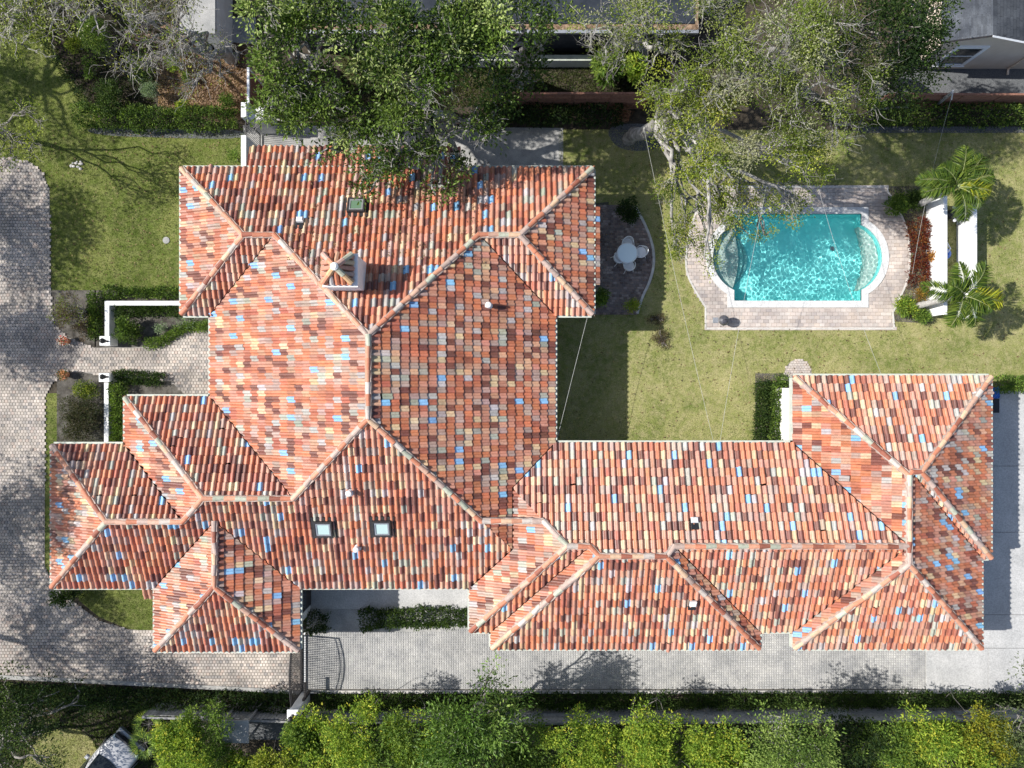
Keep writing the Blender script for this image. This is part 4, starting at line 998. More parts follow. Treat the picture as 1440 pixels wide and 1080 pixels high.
def pt(u, v, z=None): return ((u-720)*Yw/(540-v), Yw, H - FPX*Yw/(540-v))
A_, B_, C_, D_ = pt(1310,91), pt(1353,91), pt(1388,64), pt(1340,64)
wx0, wx1, wz0, wz1 = A_[0], B_[0]+.05, max(.35, A_[2]), D_[2]
f_ = MB(); 
for q_ in ((wx0,wx1,wz0,wz0+.17),(wx0,wx1,wz1-.17,wz1),(wx0,wx0+.17,wz0+.171,wz1-.171),(wx1-.17,wx1,wz0+.171,wz1-.171)): f_.box(q_[0],q_[1],Yw-.07,Yw-.002,q_[2],q_[3])
f_.box(wx0-.04,wx1+.04,Yw-.1,Yw-.071,wz0-.03,wz0+.02)
wn = f_.build('window', M_FRAME, nh); MB().box(wx0+.1,wx1-.1,Yw-.03,Yw-.004,wz0+.1,wz1-.1).build('pane', M_GLASSD, wn, world=False)
MB().box(wx0+.1,wx1-.1,Yw-.045,Yw-.031,(wz0+wz1)/2-.02,(wz0+wz1)/2+.02).build('glazing_bar', M_FRAME, wn, world=False)
MB().tube([(23.2,Yw-.05,2.4),(23.2,Yw-.05,.1),(23.2,Yw-.3,.05)], .05, 8).build('downpipe', M_BEIGE, nh)
nh = thing('neighbour_house', 'house with a dark flat roof and pale gutter half hidden behind the trees', 'house', (0, 18.5, 0))
ye = g(0, 47, 2.9)[1]
MB().box(-9.5, 7.5, ye+.5, ye+9, -.1, 2.75).build('wall', matte('shade_toned_siding', (.045,.045,.05), (.07,.07,.075), 3, .8), nh); MB().box(-10, 8, ye+.16, ye+9.4, 2.752, 2.9).build('roof_edge', M_LITTER, nh); MB().box(-9.8, 7.8, ye+.4, ye+9.3, 2.902, 2.96).build('roof', M_DARKROOF, nh)  # wall coloured near black to stand in for the deep shade there
MB().box(-10, 8, ye+.02, ye+.158, 2.78, 2.9).build('gutter', M_GREYMETAL, nh)  # pale gutter toned down to grey for the shade on it
lw = thing('boundary_wall', 'low pale wall in the shade between the brown fence and the dark-roofed house', 'wall', g(790, 92))
MB().box(g(640,0)[0], g(905,0)[0], g(0,95)[1]-.0, g(0,95)[1]+.2, -.05, .75).build('wall_run', M_WHITE, lw); MB().box(g(640,0)[0]-.02, g(905,0)[0]+.02, g(0,95)[1]-.03, g(0,95)[1]+.23, .752, .8).build('wall_cap', M_TRIM, lw)
sh = thing('garden_shed', 'pale flat-roofed shed under the bare oak branches at the top', 'shed', g(272, 28))
x0, y1, _ = g(252, 8, 2.2); x1, y0, _ = g(303, 47, 2.2); MB().box(x0+.1, x1-.1, y0+.1, y1+1.5, -.1, 2.1).build('wall', M_WALL, sh); MB().box(x0, x1, y0, y1+1.6, 2.102, 2.2, bev=.02).build('roof', M_CONCD, sh)
sheet('yard_slab', gp([(296,25),(360,25),(360,62),(310,60)]), .014, M_CONCD)
sheet('yard_slab', gp([(322,1006),(415,1006),(415,1040),(322,1040)]), .005, M_GRAVEL)
sh = thing('lean_to_roof', 'small grey lean-to with a pale edge behind the dark hedge', 'lean-to', g(330, 1030))
x0, y1, _ = g(310, 1013, 1.9); x1, y0, _ = g(350, 1045, 1.9); MB().box(x0, x1, y0, y1, 1.85, 1.92, bev=.01).build('roof', M_CONCD, sh)
for (a_, b_) in ((x0+.08,y0+.08),(x1-.08,y0+.08),(x0+.08,y1-.08),(x1-.08,y1-.08)): MB().box(a_-.04,a_+.04,b_-.04,b_+.04,0,1.849).build('post', M_GREYWOOD, sh)

# ------------------------------------------------------------------ vegetation
MAG = [((.03,.058,.009), 5), ((.07,.118,.017), 5), ((.135,.20,.036), 4), ((.28,.34,.11), 2.4)]
OAK = [((.085,.125,.02), 4), ((.16,.215,.034), 5), ((.26,.31,.065), 3.4), ((.36,.365,.22), 2)]
OAKY = [((.18,.235,.026), 4), ((.29,.335,.04), 4), ((.38,.385,.075), 2.4), ((.11,.155,.022), 3)]
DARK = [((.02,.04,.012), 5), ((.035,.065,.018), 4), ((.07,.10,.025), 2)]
YEL = [((.12,.20,.025), 4), ((.22,.32,.04), 4), ((.35,.42,.055), 3), ((.48,.46,.06), .8)]
MID = [((.065,.115,.02), 4), ((.12,.195,.035), 4), ((.20,.28,.05), 3)]
HDG = [((.025,.05,.012), 4), ((.045,.08,.016), 4), ((.075,.115,.025), 3)]
SAGE = [((.13,.19,.10), 3), ((.2,.27,.15), 3), ((.28,.34,.22), 2)]
RED = [((.10,.018,.012), 4), ((.16,.04,.018), 4), ((.06,.012,.01), 3), ((.22,.09,.025), 1.5)]
BRN = [((.09,.06,.04), 4), ((.14,.10,.06), 3), ((.06,.06,.03), 3)]

tree('magnolia_tree', 'big dark glossy-leaved tree overhanging the north roof, trunk by the side paving', (628,176),
     [(600,115,8,88,1.7),(560,195,6.4,62,1.1),(655,185,6.4,52,1.1),(588,236,5.6,42,.8),(500,195,6.2,55,1.1),(550,60,8.5,78,1.6),(640,60,8.2,70,1.5),(618,262,5.2,26,.5),(655,238,5.2,28,.6),(510,252,5.2,32,.6),(545,225,5.6,34,.6),(470,215,5.4,30,.6)],
     52, .16, .075, MAG, M_LEAF_GLOSS, M_BARKP, rt=.4, sub=9, m=15, sr=.30, twig=3.0, top_twig=3, lobe=.35)
tree('magnolia_tree', 'glossy-leaved tree behind the tall white wall, west of the big one over the roof', (432,95),
     [(430,60,8,80,1.7),(400,130,7,55,1.2),(455,145,6.8,60,1.2),(380,20,8,60,1.4),(480,20,8.4,75,1.5),(425,175,5,30,.7),(385,165,4.6,28,.7)],
     50, .155, .072, MAG, M_LEAF_GLOSS, M_BARKP, rt=.3, sub=9, m=15, sr=.30, twig=3.0, top_twig=2.4, lobe=.35)
tree('magnolia_tree', 'glossy-leaved tree between the big one over the roof and the dark-roofed house', (742,120),
     [(705,65,7.6,68,1.6),(775,25,6.8,34,.9),(690,45,8,40,1.0),(742,30,7.2,46,1.2),(735,125,5.6,46,1.1),(690,135,6.2,48,1.1),(660,15,8,60,1.4),(765,70,5.6,30,.8)],
     50, .155, .072, MAG, M_LEAF_GLOSS, M_BARKP, rt=.28, sub=9, m=15, sr=.30, twig=3.0, top_twig=2.0, lobe=.36)
tree('oak_tree', 'spreading mossy oak leaning from the bare soil ring out over the pool deck', (884,196),
     [(960,118,8,52,1.3),(1010,170,7.5,55,1.0),(1085,215,7,62,1.0),(990,235,6.3,48,.9),(1045,270,3.8,48,.7),(978,295,3.2,44,.6),(950,250,4.0,38,.7),(958,335,2.8,32,.5),(1000,368,2.6,22,.4),(1110,280,3.6,34,.6),(1045,322,2.9,28,.45),(1020,290,3.4,36,.6),(1130,230,6.2,45,.8),(945,195,6,34,.7),(925,140,6.4,36,.8),(955,165,6.8,40,.8),(995,335,2.7,22,.4),(1075,330,2.6,16,.3)],
     74, .095, .045, OAKY+OAK, M_LEAF, M_BARKP, rt=.27, sub=11, m=17, sr=.22, twig=3, top_twig=3, lobe=.38, lift=.1, fork=(925,165,4.2))
tree('oak_tree', 'grey-branched oak with mossy bare twigs beyond the hedge, north of the pool', (1040,100),
     [(1050,95,8.6,68,1.3),(1130,130,8.2,72,1.2),(1010,30,9,72,1.4),(1120,40,9,85,1.4),(1190,85,8,58,1.1),(1175,175,7,45,.9),(1210,130,7.2,42,.9)],
     66, .09, .042, OAK, M_LEAF, M_BARKP, rt=.28, lobe=.36, sub=11, m=17, sr=.22, twig=3, top_twig=4.5, twig_len=1.2, lift=.1)
tree('oak_tree', 'pale mossy oak beside the dark-roofed house, left of the other grey oaks', (905,70),
     [(852,38,8,54,1.2),(880,62,7.4,36,.9),(905,25,8.6,58,1.3),(850,85,6.4,36,.9),(930,75,7.6,42,.9)],
     50, .09, .042, OAK, M_LEAF, M_BARKP, rt=.24, lobe=.38, sub=10, m=17, sr=.22, twig=3, top_twig=3.5, twig_len=1.1)
tree('evergreen_tree', 'dense dark evergreen tree beside the beige neighbour house', (1250,118),
     [(1262,45,8.6,62,1.8),(1232,112,7,52,1.3),(1288,95,6.4,34,1.1),(1290,18,8.6,46,1.4),(1215,40,8.5,55,1.4),(1255,150,5,36,.8),(1300,60,6.6,34,1.0),(1283,35,7.2,50,1.4),(1272,95,6.6,46,1.2),(1296,8,6.8,40,1.2)],
     62, .11, .06, DARK+HDG, M_LEAF, M_BARKG, rt=.28, sub=11, m=9, sr=.26)
tree('oak_tree', 'sparse yellowing oak over the north-west lawn corner', (48,-30),
     [(30,20,8,62,1.2),(95,15,8,55,1.1),(20,55,6.6,38,.7),(140,10,8,50,1)],
     46, .10, .045, OAKY+OAK, M_LEAF, M_BARKP, rt=.24, sub=9, m=9, sr=.26, twig=3, top_twig=3.5, twig_len=1.1)
tree('oak_tree', 'bare grey-twigged oak over the leaf litter bed behind the clipped hedge', (330,80),
     [(200,35,8,52,1.1),(182,88,6,30,.6),(255,70,7,42,.9),(300,82,6.4,36,.7),(265,20,8,50,1.0),(270,125,5,22,.5)],
     26, .10, .045, OAKY+OAK, M_LEAF, M_BARKP, rt=.22, sub=9, m=8, sr=.26, twig=3, top_twig=6, twig_len=1.2)
tree('small_tree', 'loose olive-green tree at the left edge beside the end of the drive', (-6,190),
     [(8,185,4.6,46,.9),(38,160,4,28,.6),(45,205,3.4,30,.5),(-10,215,4,40,.7)],
     42, .11, .05, OAKY+OAK, M_LEAF, M_BARKG, rt=.12, sub=9, m=8, sr=.22, twig=4, top_twig=3)
tree('round_tree', 'big rounded glossy tree standing in front of the south fence', (668,992),
     [(665,992,5.4,50,1.2),(640,1035,5,52,1.1),(705,1030,5,45,1.1),(685,955,4.6,28,.7),(650,1075,4.4,60,1.1),(620,1005,4.4,32,.8),(715,985,4.6,30,.7)],
     60, .17, .06, [((.045,.09,.013),5),((.08,.15,.022),4),((.14,.225,.04),3),((.22,.30,.075),1.2)], M_LEAF_GLOSS, M_BARKG, rt=.18, sub=11, m=9, sr=.26)
tree('broadleaf_tree', 'light green tree rising beyond the middle of the south fence', (1080,1010),
     [(1100,1012,5.4,38,1.1),(1130,1040,5,46,1.0),(1095,1060,5,48,1.1),(1080,1035,4.8,34,.9),(1150,1075,4.2,42,.8)],
     46, .12, .06, [((.09,.15,.03),4),((.16,.235,.05),4),((.25,.33,.085),3)], M_LEAF, M_BARKP, rt=.16, sub=12, m=11, sr=.24, twig=.5)
tree('broadleaf_tree', 'grey-green tree at the right edge by the end of the concrete apron', (1446,1000),
     [(1450,965,4.4,40,1),(1430,1005,4,42,1),(1450,1050,3.6,50,1),(1400,990,3,26,.6)],
     40, .11, .05, [((.06,.09,.03),4),((.10,.13,.05),4),((.15,.18,.08),2)], M_LEAF, M_BARKG, rt=.14, sub=10, m=9, sr=.24, twig=1)
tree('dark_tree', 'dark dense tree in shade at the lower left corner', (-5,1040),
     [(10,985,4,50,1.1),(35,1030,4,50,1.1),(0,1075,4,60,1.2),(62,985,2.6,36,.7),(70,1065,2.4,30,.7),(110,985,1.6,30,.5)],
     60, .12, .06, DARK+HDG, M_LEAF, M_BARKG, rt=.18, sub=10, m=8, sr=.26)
# row behind the south fence
row = [(318,1062,1.9,34,MID,'green shrub in front of the grey lean-to, right of the bright yellow-green one'), (352,1085,1.8,34,YEL,'yellowish shrub cut by the bottom edge under the grey lean-to'), (430,1030,1.9,26,MID,'small green shrub close to the gate pier behind the fence'), (715,1075,2.0,36,MID,'low green shrub under the right side of the big rounded tree'), (262,1052,2.6,38,YEL,'bright yellow-green shrub right of the parked car'), (285,1030,2.4,34,MID,'green shrub against the short close-boarded fence, right of the bright one'),
 (395,1075,2.2,32,OAKY,'thin olive shrub on the neighbour slab below the gate pier'),(455,1055,2.8,46,YEL,'first yellow-green shrub right of the gate pier, behind the close-boarded fence'), (505,1030,2.6,42,YEL,'second yellow-green shrub right of the gate pier, close to the fence'),
 (550,1065,2.8,48,MID,'mid green shrub low in the frame, left of the big rounded tree'), (585,1030,2.5,36,YEL,'yellow-green shrub touching the left side of the big rounded tree'), (755,1055,2.4,46,MID,'mid green shrub touching the right side of the big rounded tree'),
 (808,1045,2.6,42,YEL,'pale yellow-green shrub second right of the big rounded tree'), (860,1065,2.7,46,YEL,'yellow-green shrub low in the frame, third right of the big rounded tree'), (905,1035,2.6,40,YEL,'yellow-green shrub fourth right of the big rounded tree'),
 (955,1060,2.9,46,YEL,'taller yellow-green shrub left of the light green tree'), (1010,1040,2.7,42,YEL,'yellow-green shrub with a yellow tip beside the light green tree'), (1050,1075,2.4,36,MID,'green shrub half under the light green tree'),
 (1195,1050,2.2,42,DARK,'dark green shrub just right of the light green tree'), (1240,1060,2.5,46,MID,'mid green shrub second right of the light green tree'), (1290,1045,2.6,44,YEL,'yellow-green shrub third right of the light green tree'),
 (1335,1065,2.6,42,YEL,'yellow-green shrub fourth right of the light green tree'), (1375,1035,2.5,34,[((.22,.24,.03),3),((.30,.28,.03),3),((.12,.16,.02),3)],'brightest yellow shrub, left of the grey-green tree at the edge')]
for (u, v, z, r, pal, lab) in row:
    rr = r*1.18*(H-z)/FPX; bush('leafy_shrub', lab, u, v, z*rng.uniform(.8, 1.15), rr, rng.uniform(1.0, 1.5), int(5200*rng.uniform(.8, 1.2)), rng.uniform(.10, .15), rng.uniform(.045, .065), pal, cat='shrub', group='shrubs behind the south fence', lobes=15, twigs=16, upb=.9, spread=.86, lr_=.36)
for k, (u, v) in enumerate([(735,1085),(920,1090),(1000,1092),(1140,1095),(1270,1092),(1400,1090),(610,1092),(500,1092)]):
    x, y, _ = g(u, v, 2); bush('leafy_shrub', ['shrub cut off by the bottom edge below the big rounded tree','shrub cut off by the bottom edge under the fourth yellow-green one','shrub cut off by the bottom edge beside the yellow-tipped one','shrub cut off by the bottom edge below the light green tree','shrub cut off by the bottom edge among the right-hand yellow-green ones','shrub cut off by the bottom edge below the brightest yellow one','shrub cut off by the bottom edge left of the big rounded tree','shrub cut off by the bottom edge below the second yellow-green one'][k], u, v, 2.1, 1.7, 1.1, 4200, .13, .055, MID, group='shrubs behind the south fence', lobes=12, spread=.9, lr_=.42)

# hedges
hedge('clipped_hedge', 'long dark clipped hedge between the front lawn and the leaf litter bed', [(118,166),(160,172),(250,172),(340,172)], .9, 1.0, 120, .10, .05, HDG+MID)
hedge('path_hedge', 'thin curved hedge edging the dark mulch path', [(60,22),(68,58),(92,102),(128,146)], .3, .45, 60, .08, .04, DARK)
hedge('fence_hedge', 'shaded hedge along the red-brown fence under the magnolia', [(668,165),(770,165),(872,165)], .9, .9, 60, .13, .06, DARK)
hedge('fence_hedge', 'dark glossy hedge below the beige house, along the east lawn', [(1205,165),(1320,165),(1475,165)], 1.0, 1.0, 80, .11, .055, DARK+MID)
hedge('drive_hedge', 'long dark hedge between the lattice drive and the south fence', [(446,982),(800,981),(1100,980),(1480,978)], .5, .75, 110, .10, .05, HDG)
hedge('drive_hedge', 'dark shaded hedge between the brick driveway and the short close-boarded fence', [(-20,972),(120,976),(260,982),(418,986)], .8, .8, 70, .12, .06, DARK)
hedge('court_hedge', 'leafy hedge across the paved court, reaching the east roof', [(508,869),(580,866),(690,866)], .75, .6, 110, .11, .055, HDG)
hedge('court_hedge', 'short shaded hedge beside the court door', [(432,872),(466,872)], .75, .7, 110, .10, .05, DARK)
hedge('wall_hedge', 'narrow dark outer hedge of the walled strip by the white wall', [(1070,536),(1068,580),(1064,632)], .42, .55, 230, .085, .05, HDG+DARK)
hedge('wall_hedge', 'fuller green hedge standing against the white wall', [(1088,538),(1088,580),(1085,630)], .55, .8, 170, .10, .055, MID+HDG)
hedge('wall_hedge', 'leafy tuft across the top end of the walled strip', [(1088,537),(1106,535)], .35, .6, 130, .09, .045, MID)
hedge('box_hedge', 'low box hedge outside the white L-shaped wall, facing the drive', [(139,414),(138,445),(138,476)], .45, .5, 200, .085, .05, HDG+MID)
hedge('box_hedge', 'row of box balls along the outside of the white L-shaped wall', [(150,412),(200,413),(222,412),(262,413)], .36, .42, 180, .085, .05, HDG+MID, lump=.3)
hedge('box_hedge', 'dark box hedge along the inside of the white L-shaped wall', [(168,437),(210,437),(258,437)], .42, .45, 190, .085, .05, HDG)
hedge('box_hedge', 'curving low hedge edging the flared front walk', [(208,484),(232,480),(248,468),(266,460),(298,458)], .3, .32, 240, .075, .045, MID)
hedge('box_hedge', 'dark low hedge south of the front walk, beside the lamp pier', [(164,532),(190,531),(232,534)], .5, .45, 190, .085, .05, HDG+DARK)
hedge('box_hedge', 'green hedge against the inside of the straight garden wall', [(170,540),(172,580),(172,626)], .5, .6, 190, .09, .05, MID)
hedge('far_hedge', 'bright hedge at the north end of the concrete apron', [(1392,540),(1430,540),(1480,540)], .6, .7, 110, .10, .05, MID)
# shrubs
bush('round_shrub', 'pale sage ball shrub in the bed behind the clipped hedge', 212, 125, .7, .42, .5, 2600, .06, .028, SAGE, lobes=9)
bush('round_shrub', 'tall rounded green shrub beside the dark mulch path', 140, 52, 1.5, .72, 1.3, 6000, .06, .035, MID, lobes=14)
bush('leafy_shrub', 'dark broad shrub at the end of the dark mulch path', 160, 138, .6, .85, .6, 2400, .11, .05, HDG)
bush('leafy_shrub', 'dark shrub between the sage ball and the oak branches', 205, 98, .6, .75, .6, 1800, .12, .05, DARK)
bush('leafy_shrub', 'yellowish shrub under the bare oak at the leaf litter edge', 243, 90, .5, .38, .5, 700, .12, .05, YEL)
bush('leafy_shrub', 'tiny bright green shrub on the leaf litter', 263, 108, .3, .25, .3, 500, .08, .035, MID)
bush('leafy_shrub', 'small yellow-green shrub against the clipped hedge by the leaf litter', 258, 152, .4, .32, .4, 500, .11, .05, YEL)
bush('leafy_shrub', 'green shrub on the leaf litter beside the tall white wall', 322, 142, .5, .4, .4, 700, .1, .045, MID)
bush('leafy_shrub', 'small green shrub at the foot of the tall white wall by the lawn', 330, 220, .35, .32, .4, 700, .08, .04, MID)
bush('leafy_shrub', 'yellow-green shrubs along the mulch path, under the oak', 108, 62, .5, .5, .5, 900, .11, .05, OAKY)
bush('leafy_shrub', 'low green shrub at the lower side of the mulch path', 128, 98, .4, .45, .4, 700, .1, .045, MID)
bush('leafy_shrub', 'rounded dark green shrub inside the corner of the white L-shaped wall', 178, 462, .45, .62, .5, 3600, .09, .045, HDG+MID, lobes=9)
bush('leafy_shrub', 'small grey-green shrub in the gravel bed by the front walk', 228, 462, .25, .3, .25, 500, .07, .035, SAGE)
bush('leafy_shrub', 'straggling grey-green ground shrub under the west eaves', 262, 450, .2, .5, .2, 500, .07, .035, SAGE)
bush('twiggy_shrub', 'twiggy brown shrub with bare pale branches beside the drive', 104, 438, .8, .95, .7, 2800, .07, .03, BRN+OAKY[:1], twigs=90, pale=M_BARKP)
bush('twiggy_shrub', 'brown twiggy shrub nearer the front walk, below the barer one', 116, 466, .5, .6, .45, 1600, .07, .03, BRN, twigs=50)
bush('twiggy_shrub', 'large dark twiggy shrub in the bed by the straight garden wall', 112, 588, .6, 1.15, .8, 6500, .08, .035, [((.05,.05,.025),4),((.09,.08,.045),3),((.04,.055,.02),3)], twigs=80, lobes=9)
bush('leafy_shrub', 'olive shrub just south of the front walk by the orange pot', 122, 545, .5, .65, .5, 2200, .07, .035, OAKY+HDG)
bush('leafy_shrub', 'small green shrub on the court side of the straight garden wall', 186, 605, .4, .4, .5, 900, .09, .045, MID)
bush('leafy_shrub', 'shrub growing out from under the south-west roof corner over the pavers', 85, 842, .8, .55, .5, 1100, .1, .05, HDG)
bush('leafy_shrub', 'small dark shrub tucked under the eaves above the half-moon lawn', 112, 832, .5, .35, .4, 600, .09, .045, DARK)
bush('leafy_shrub', 'dark bush at the top of the brick patio', 884, 298, .7, .55, .6, 2200, .10, .045, DARK, lobes=8)
bush('leafy_shrub', 'green bush by the house corner at the bottom of the patio', 842, 418, .6, .45, .6, 1800, .09, .045, MID)
bush('leafy_shrub', 'yellow-flecked bush at the bottom end of the curved patio edge', 889, 431, .35, .35, .35, 900, .09, .03, YEL+[((.3,.22,.06),2)])
bush('low_shrub', 'grey-brown low plant on the lawn below the patio', 932, 478, .12, .5, .12, 700, .06, .03, BRN, twigs=40)
bush('low_shrub', 'smaller grey-brown plant just below the yellow-flecked bush', 922, 446, .12, .4, .12, 500, .06, .03, BRN, twigs=30)
bush('leafy_shrub', 'green planting at the north end of the red bed by the pool', 1262, 288, .4, .55, .4, 1700, .16, .04, MID, lobes=8)
bush('leafy_shrub', 'green planting between the palm trunk and the north end of the screen wall', 1285, 278, .4, .5, .4, 1300, .16, .04, HDG, lobes=8)
bush('leafy_shrub', 'green planting at the south end of the red bed by the pool', 1270, 432, .35, .5, .35, 1600, .16, .04, MID+YEL, lobes=8)
bush('leafy_shrub', 'green tuft at the south foot of the bright screen wall', 1294, 446, .3, .35, .3, 800, .16, .04, MID)
hedge('red_planting', 'bed of dark red leafy plants between the pool deck and the screen wall', [(1284,312),(1290,345),(1290,380),(1286,404)], .7, .55, 110, .16, .035, RED, cat='bedding plants')
bush('leafy_shrub', 'orange-brown tuft at the south end of the red plants', 1291, 412, .35, .35, .35, 600, .16, .035, [((.3,.17,.03),3),((.22,.13,.03),3),((.12,.12,.03),2)])
bush('urn_plant', 'orange tuft against the face of the bright screen wall', 1307, 361, .5, .18, .3, 200, .1, .05, [((.42,.2,.05),3),((.3,.16,.04),2)], lobes=3)
bush('dead_brush', 'heap of red-brown dead branches at the foot of the oak', 872, 160, .5, .7, .5, 350, .12, .02, [((.22,.1,.05),3),((.14,.07,.04),3)], twigs=260, pale=matte('dead_twig', (.22,.11,.06), (.34,.2,.12), 8, .95))
bush('leafy_shrub', 'bright broad-leaved plant in front of the pale boundary wall, left', 850, 96, 1.1, .65, .7, 700, .3, .11, MID, lobes=5)
bush('leafy_shrub', 'bright broad-leaved plant in front of the pale boundary wall, right', 893, 96, 1.0, .5, .6, 600, .3, .11, YEL, lobes=5)
bush('dry_shrub', 'pale sandy tuft in the shaded lower left corner', 68, 996, .4, .4, .35, 500, .1, .03, [((.3,.22,.14),3),((.22,.16,.1),3)])
def fan_palm(u, v, z, label):
    x, y, _ = g(u, v, z); t = thing('fan_palm', label, 'palm', (x, y, 0))
    MB().tube([(0,0,0),(.02,0,z*.9)], [.07,.05], 8).build('trunk', M_BARKG, t, world=False)
    for k in range(9):
        a = 2*PI*k/9 + rng.uniform(-.2,.2); el = rng.uniform(.0,.6); d = np.array([math.cos(a)*math.cos(el), math.sin(a)*math.cos(el), math.sin(el)]); hub = np.array([0,0,z*.9]) + d*.32
        n = 13; P = np.repeat(hub[None], n, 0); s = unit(np.cross(d, [0,0,1])[None])[0]; ang = np.linspace(-1.25, 1.25, n); D = np.cos(ang)[:, None]*d + np.sin(ang)[:, None]*s; D[:, 2] -= .15
        L = .5; sd_ = np.cross(D, [0,0,1.]); V = np.stack([P, P+D*L*.5+sd_*.018, P+D*L, P+D*L*.5-sd_*.018], 1).reshape(-1, 3); C = pick(MID+YEL, n)
        lf = mk('frond', V, np.arange(4*n).reshape(n, 4), M_LEAF_GLOSS, t, col=C, world=False)
        MB().tube([(0,0,z*.88), tuple(hub)], .01, 4).build('leaf_stalk', M_BARKG, lf, world=False)
fan_palm(202, 1046, 1.0, 'fan palm over the bonnet of the parked car'); fan_palm(208, 1020, .8, 'fan palm behind the other one, nearest the dark hedge'); fan_palm(258, 1032, 2.6, 'fan palm growing above the bright yellow-green shrub')

# two feather palms by the screen walls
def palm(label, base, top, h, fronds, seed):
    r = np.random.default_rng(seed); b = np.array(g(*base)); tp = np.array(g(*top, h)); t = thing('palm_tree', label, 'palm', tuple(b), 'feather palms by the screen walls')
    pts = [b + (tp-b)*s + np.array([0,0,.0]) for s in np.linspace(0,1,12)]; mb = MB(); mb.tube([tuple(p) for p in pts], [.19,.165,.15,.145,.14,.135,.13,.125,.12,.115,.11,.1], 12); mb.build('trunk', M_PALMBARK, t, smooth=True)
    MB().tube([tuple(tp-np.array([0,0,.1])), tuple(tp+np.array([0,0,.5]))], [.11,.05], 10).build('crownshaft', matte('palm_crownshaft', (.2,.27,.1), (.3,.36,.16), 6, .6) if 'palm_crownshaft' not in bpy.data.materials else bpy.data.materials['palm_crownshaft'], t, smooth=True)
    for (ang, Lf, el, yel) in fronds:
        Lf *= .9
        a = math.radians(ang); n = 44; s = np.linspace(0, 1, n); hor = np.array([math.cos(a), math.sin(a), 0]); e0 = math.radians(el)
        th = e0 - s*1.55; dx = np.cumsum(np.cos(th))/n*Lf; dz = np.cumsum(np.sin(th))/n*Lf; side = np.array([-hor[1], hor[0], 0]); curve = r.uniform(-.2,.2)*s**2*Lf
        R = tp + np.array([0,0,.35]) + hor*dx[:, None] + side*curve[:, None]; R[:, 2] += dz; tan = unit(np.gradient(R, axis=0))
        st = MB(); st.tube([tuple(p) for p in R[::4]], list(np.linspace(.018, .004, len(R[::4]))), 5); fo = st.build('frond', matte('palm_rachis', (.22,.26,.1), (.3,.33,.15), 6, .6) if 'palm_rachis' not in bpy.data.materials else bpy.data.materials['palm_rachis'], t)
        P = []; D = []; LL = []
        for rep in range(3):
            for sg in (-1, 1):
                i = np.arange(3, n); up = unit(np.cross(np.tile(side, (len(i),1)), tan[i])); dd = tan[i]*.62 + sg*side*.85 + up*r.normal(.12, .35, (len(i),1))*1.0 - np.array([0,0,.12])
                P.append(R[i] + tan[i]*r.uniform(0, .03, (len(i),1))); D.append(unit(dd)); LL.append(.62*np.sin(PI*np.clip(s[i]*.86+.12, 0, 1))**.7*r.uniform(.85,1.1,len(i)))
        P = np.concatenate(P); D = np.concatenate(D); LL = np.concatenate(LL)[:, None]; k = len(P); sd2 = unit(np.cross(D, r.normal(0, 1, (k,3)) + np.array([0,0,1.2]))); C = pick([((.045,.085,.015),3),((.08,.13,.02),4),((.14,.19,.03),3)] if not yel else [((.12,.17,.02),3),((.24,.26,.02),4),((.36,.36,.03),3)], k, .2)
        V = np.stack([P, P+D*LL*.4+sd2*.022, P+D*LL-np.array([0,0,.06]), P+D*LL*.4-sd2*.022], 1).reshape(-1, 3)
        mk('leaflets', V, np.arange(4*k).reshape(k, 4), M_LEAF_GLOSS, fo, col=C)
palm('feather palm south of the bright screen wall, crown over both walls', (1287,431), (1346,417), 3.1, [(118,1.75,62,0),(178,2.2,48,0),(-8,2.0,50,1),(-68,1.7,55,0),(-118,1.75,50,0),(50,1.9,55,0),(-40,1.5,68,0),(150,1.2,75,0)], 3)
palm('feather palm north of the bright screen wall, one frond bright yellow-green', (1286,290), (1338,266), 3.2, [(165,2.2,50,0),(188,1.9,50,0),(-20,1.6,58,1),(62,1.9,55,0),(95,2.0,55,0),(-80,1.8,48,0),(25,1.8,55,0),(140,1.5,62,0),(-50,1.5,60,0)], 5)

# trees standing beyond the left edge: their crowns shade the drive and the west roofs
for (X, Y, z, r, bx_, by_, lab) in [(-30.2, 8.0, 7.5, 3.2, -31, 9, 'street oak level with the front lawn, shading the drive and lawn'), (-32, 2.6, 8.6, 2.0, -33, 2.6, 'street oak level with the front walk, dappling the drive'), (-30.4, -6.0, 7.6, 3.2, -31.5, -6, 'street oak level with the west roofs, shading the drive edge'),
                     (-26.9, -4.0, 10.0, 2.8, -30, -6.8, 'tallest street oak, shading the far west roof'), (-29.6, -11.6, 8.2, 3.4, -31, -12, 'street oak at the lower bend, shading the drive'), (-28.6, 14.5, 7.6, 4.4, -30, 16, 'street oak at the top, shading the lawn corner')]:
    t = thing('street_oak', lab, 'tree', (bx_, by_, 0), 'street oaks along the drive'); tw = Twigs(); tw.add(wander((bx_, by_, -.1), (X, Y, z-1), 7, .3), .26, .14, 8); parts = []
    lc, _d = in_ell(18, (X, Y, z), r*.85, 1.1, 3, -.4)
    for k in range(18):
        tw.add(wander((X, Y, z-1.2), lc[k], 6, .4), .09, .03, 5); P, D = in_ell(58, lc[k], r*.36, .6); parts.append(sprays(P, D, 8, .28, .17, .08, OAK, 1.0))
    tw.build('trunk', M_BARKG, t); V, F, C = merge(parts); mk('crown', V, F, M_LEAF, t, col=C)

# flower pots at the mouth of the front walk
pot(97, 480, 'flower pot with red and white blooms north of the front walk', [((.5,.03,.04),4),((.7,.68,.66),3),((.06,.1,.03),3)], 0)
pot(96, 527, 'flower pot with orange and green leaves south of the front walk', [((.45,.2,.08),4),((.4,.3,.2),2),((.06,.1,.03),4)], 0)

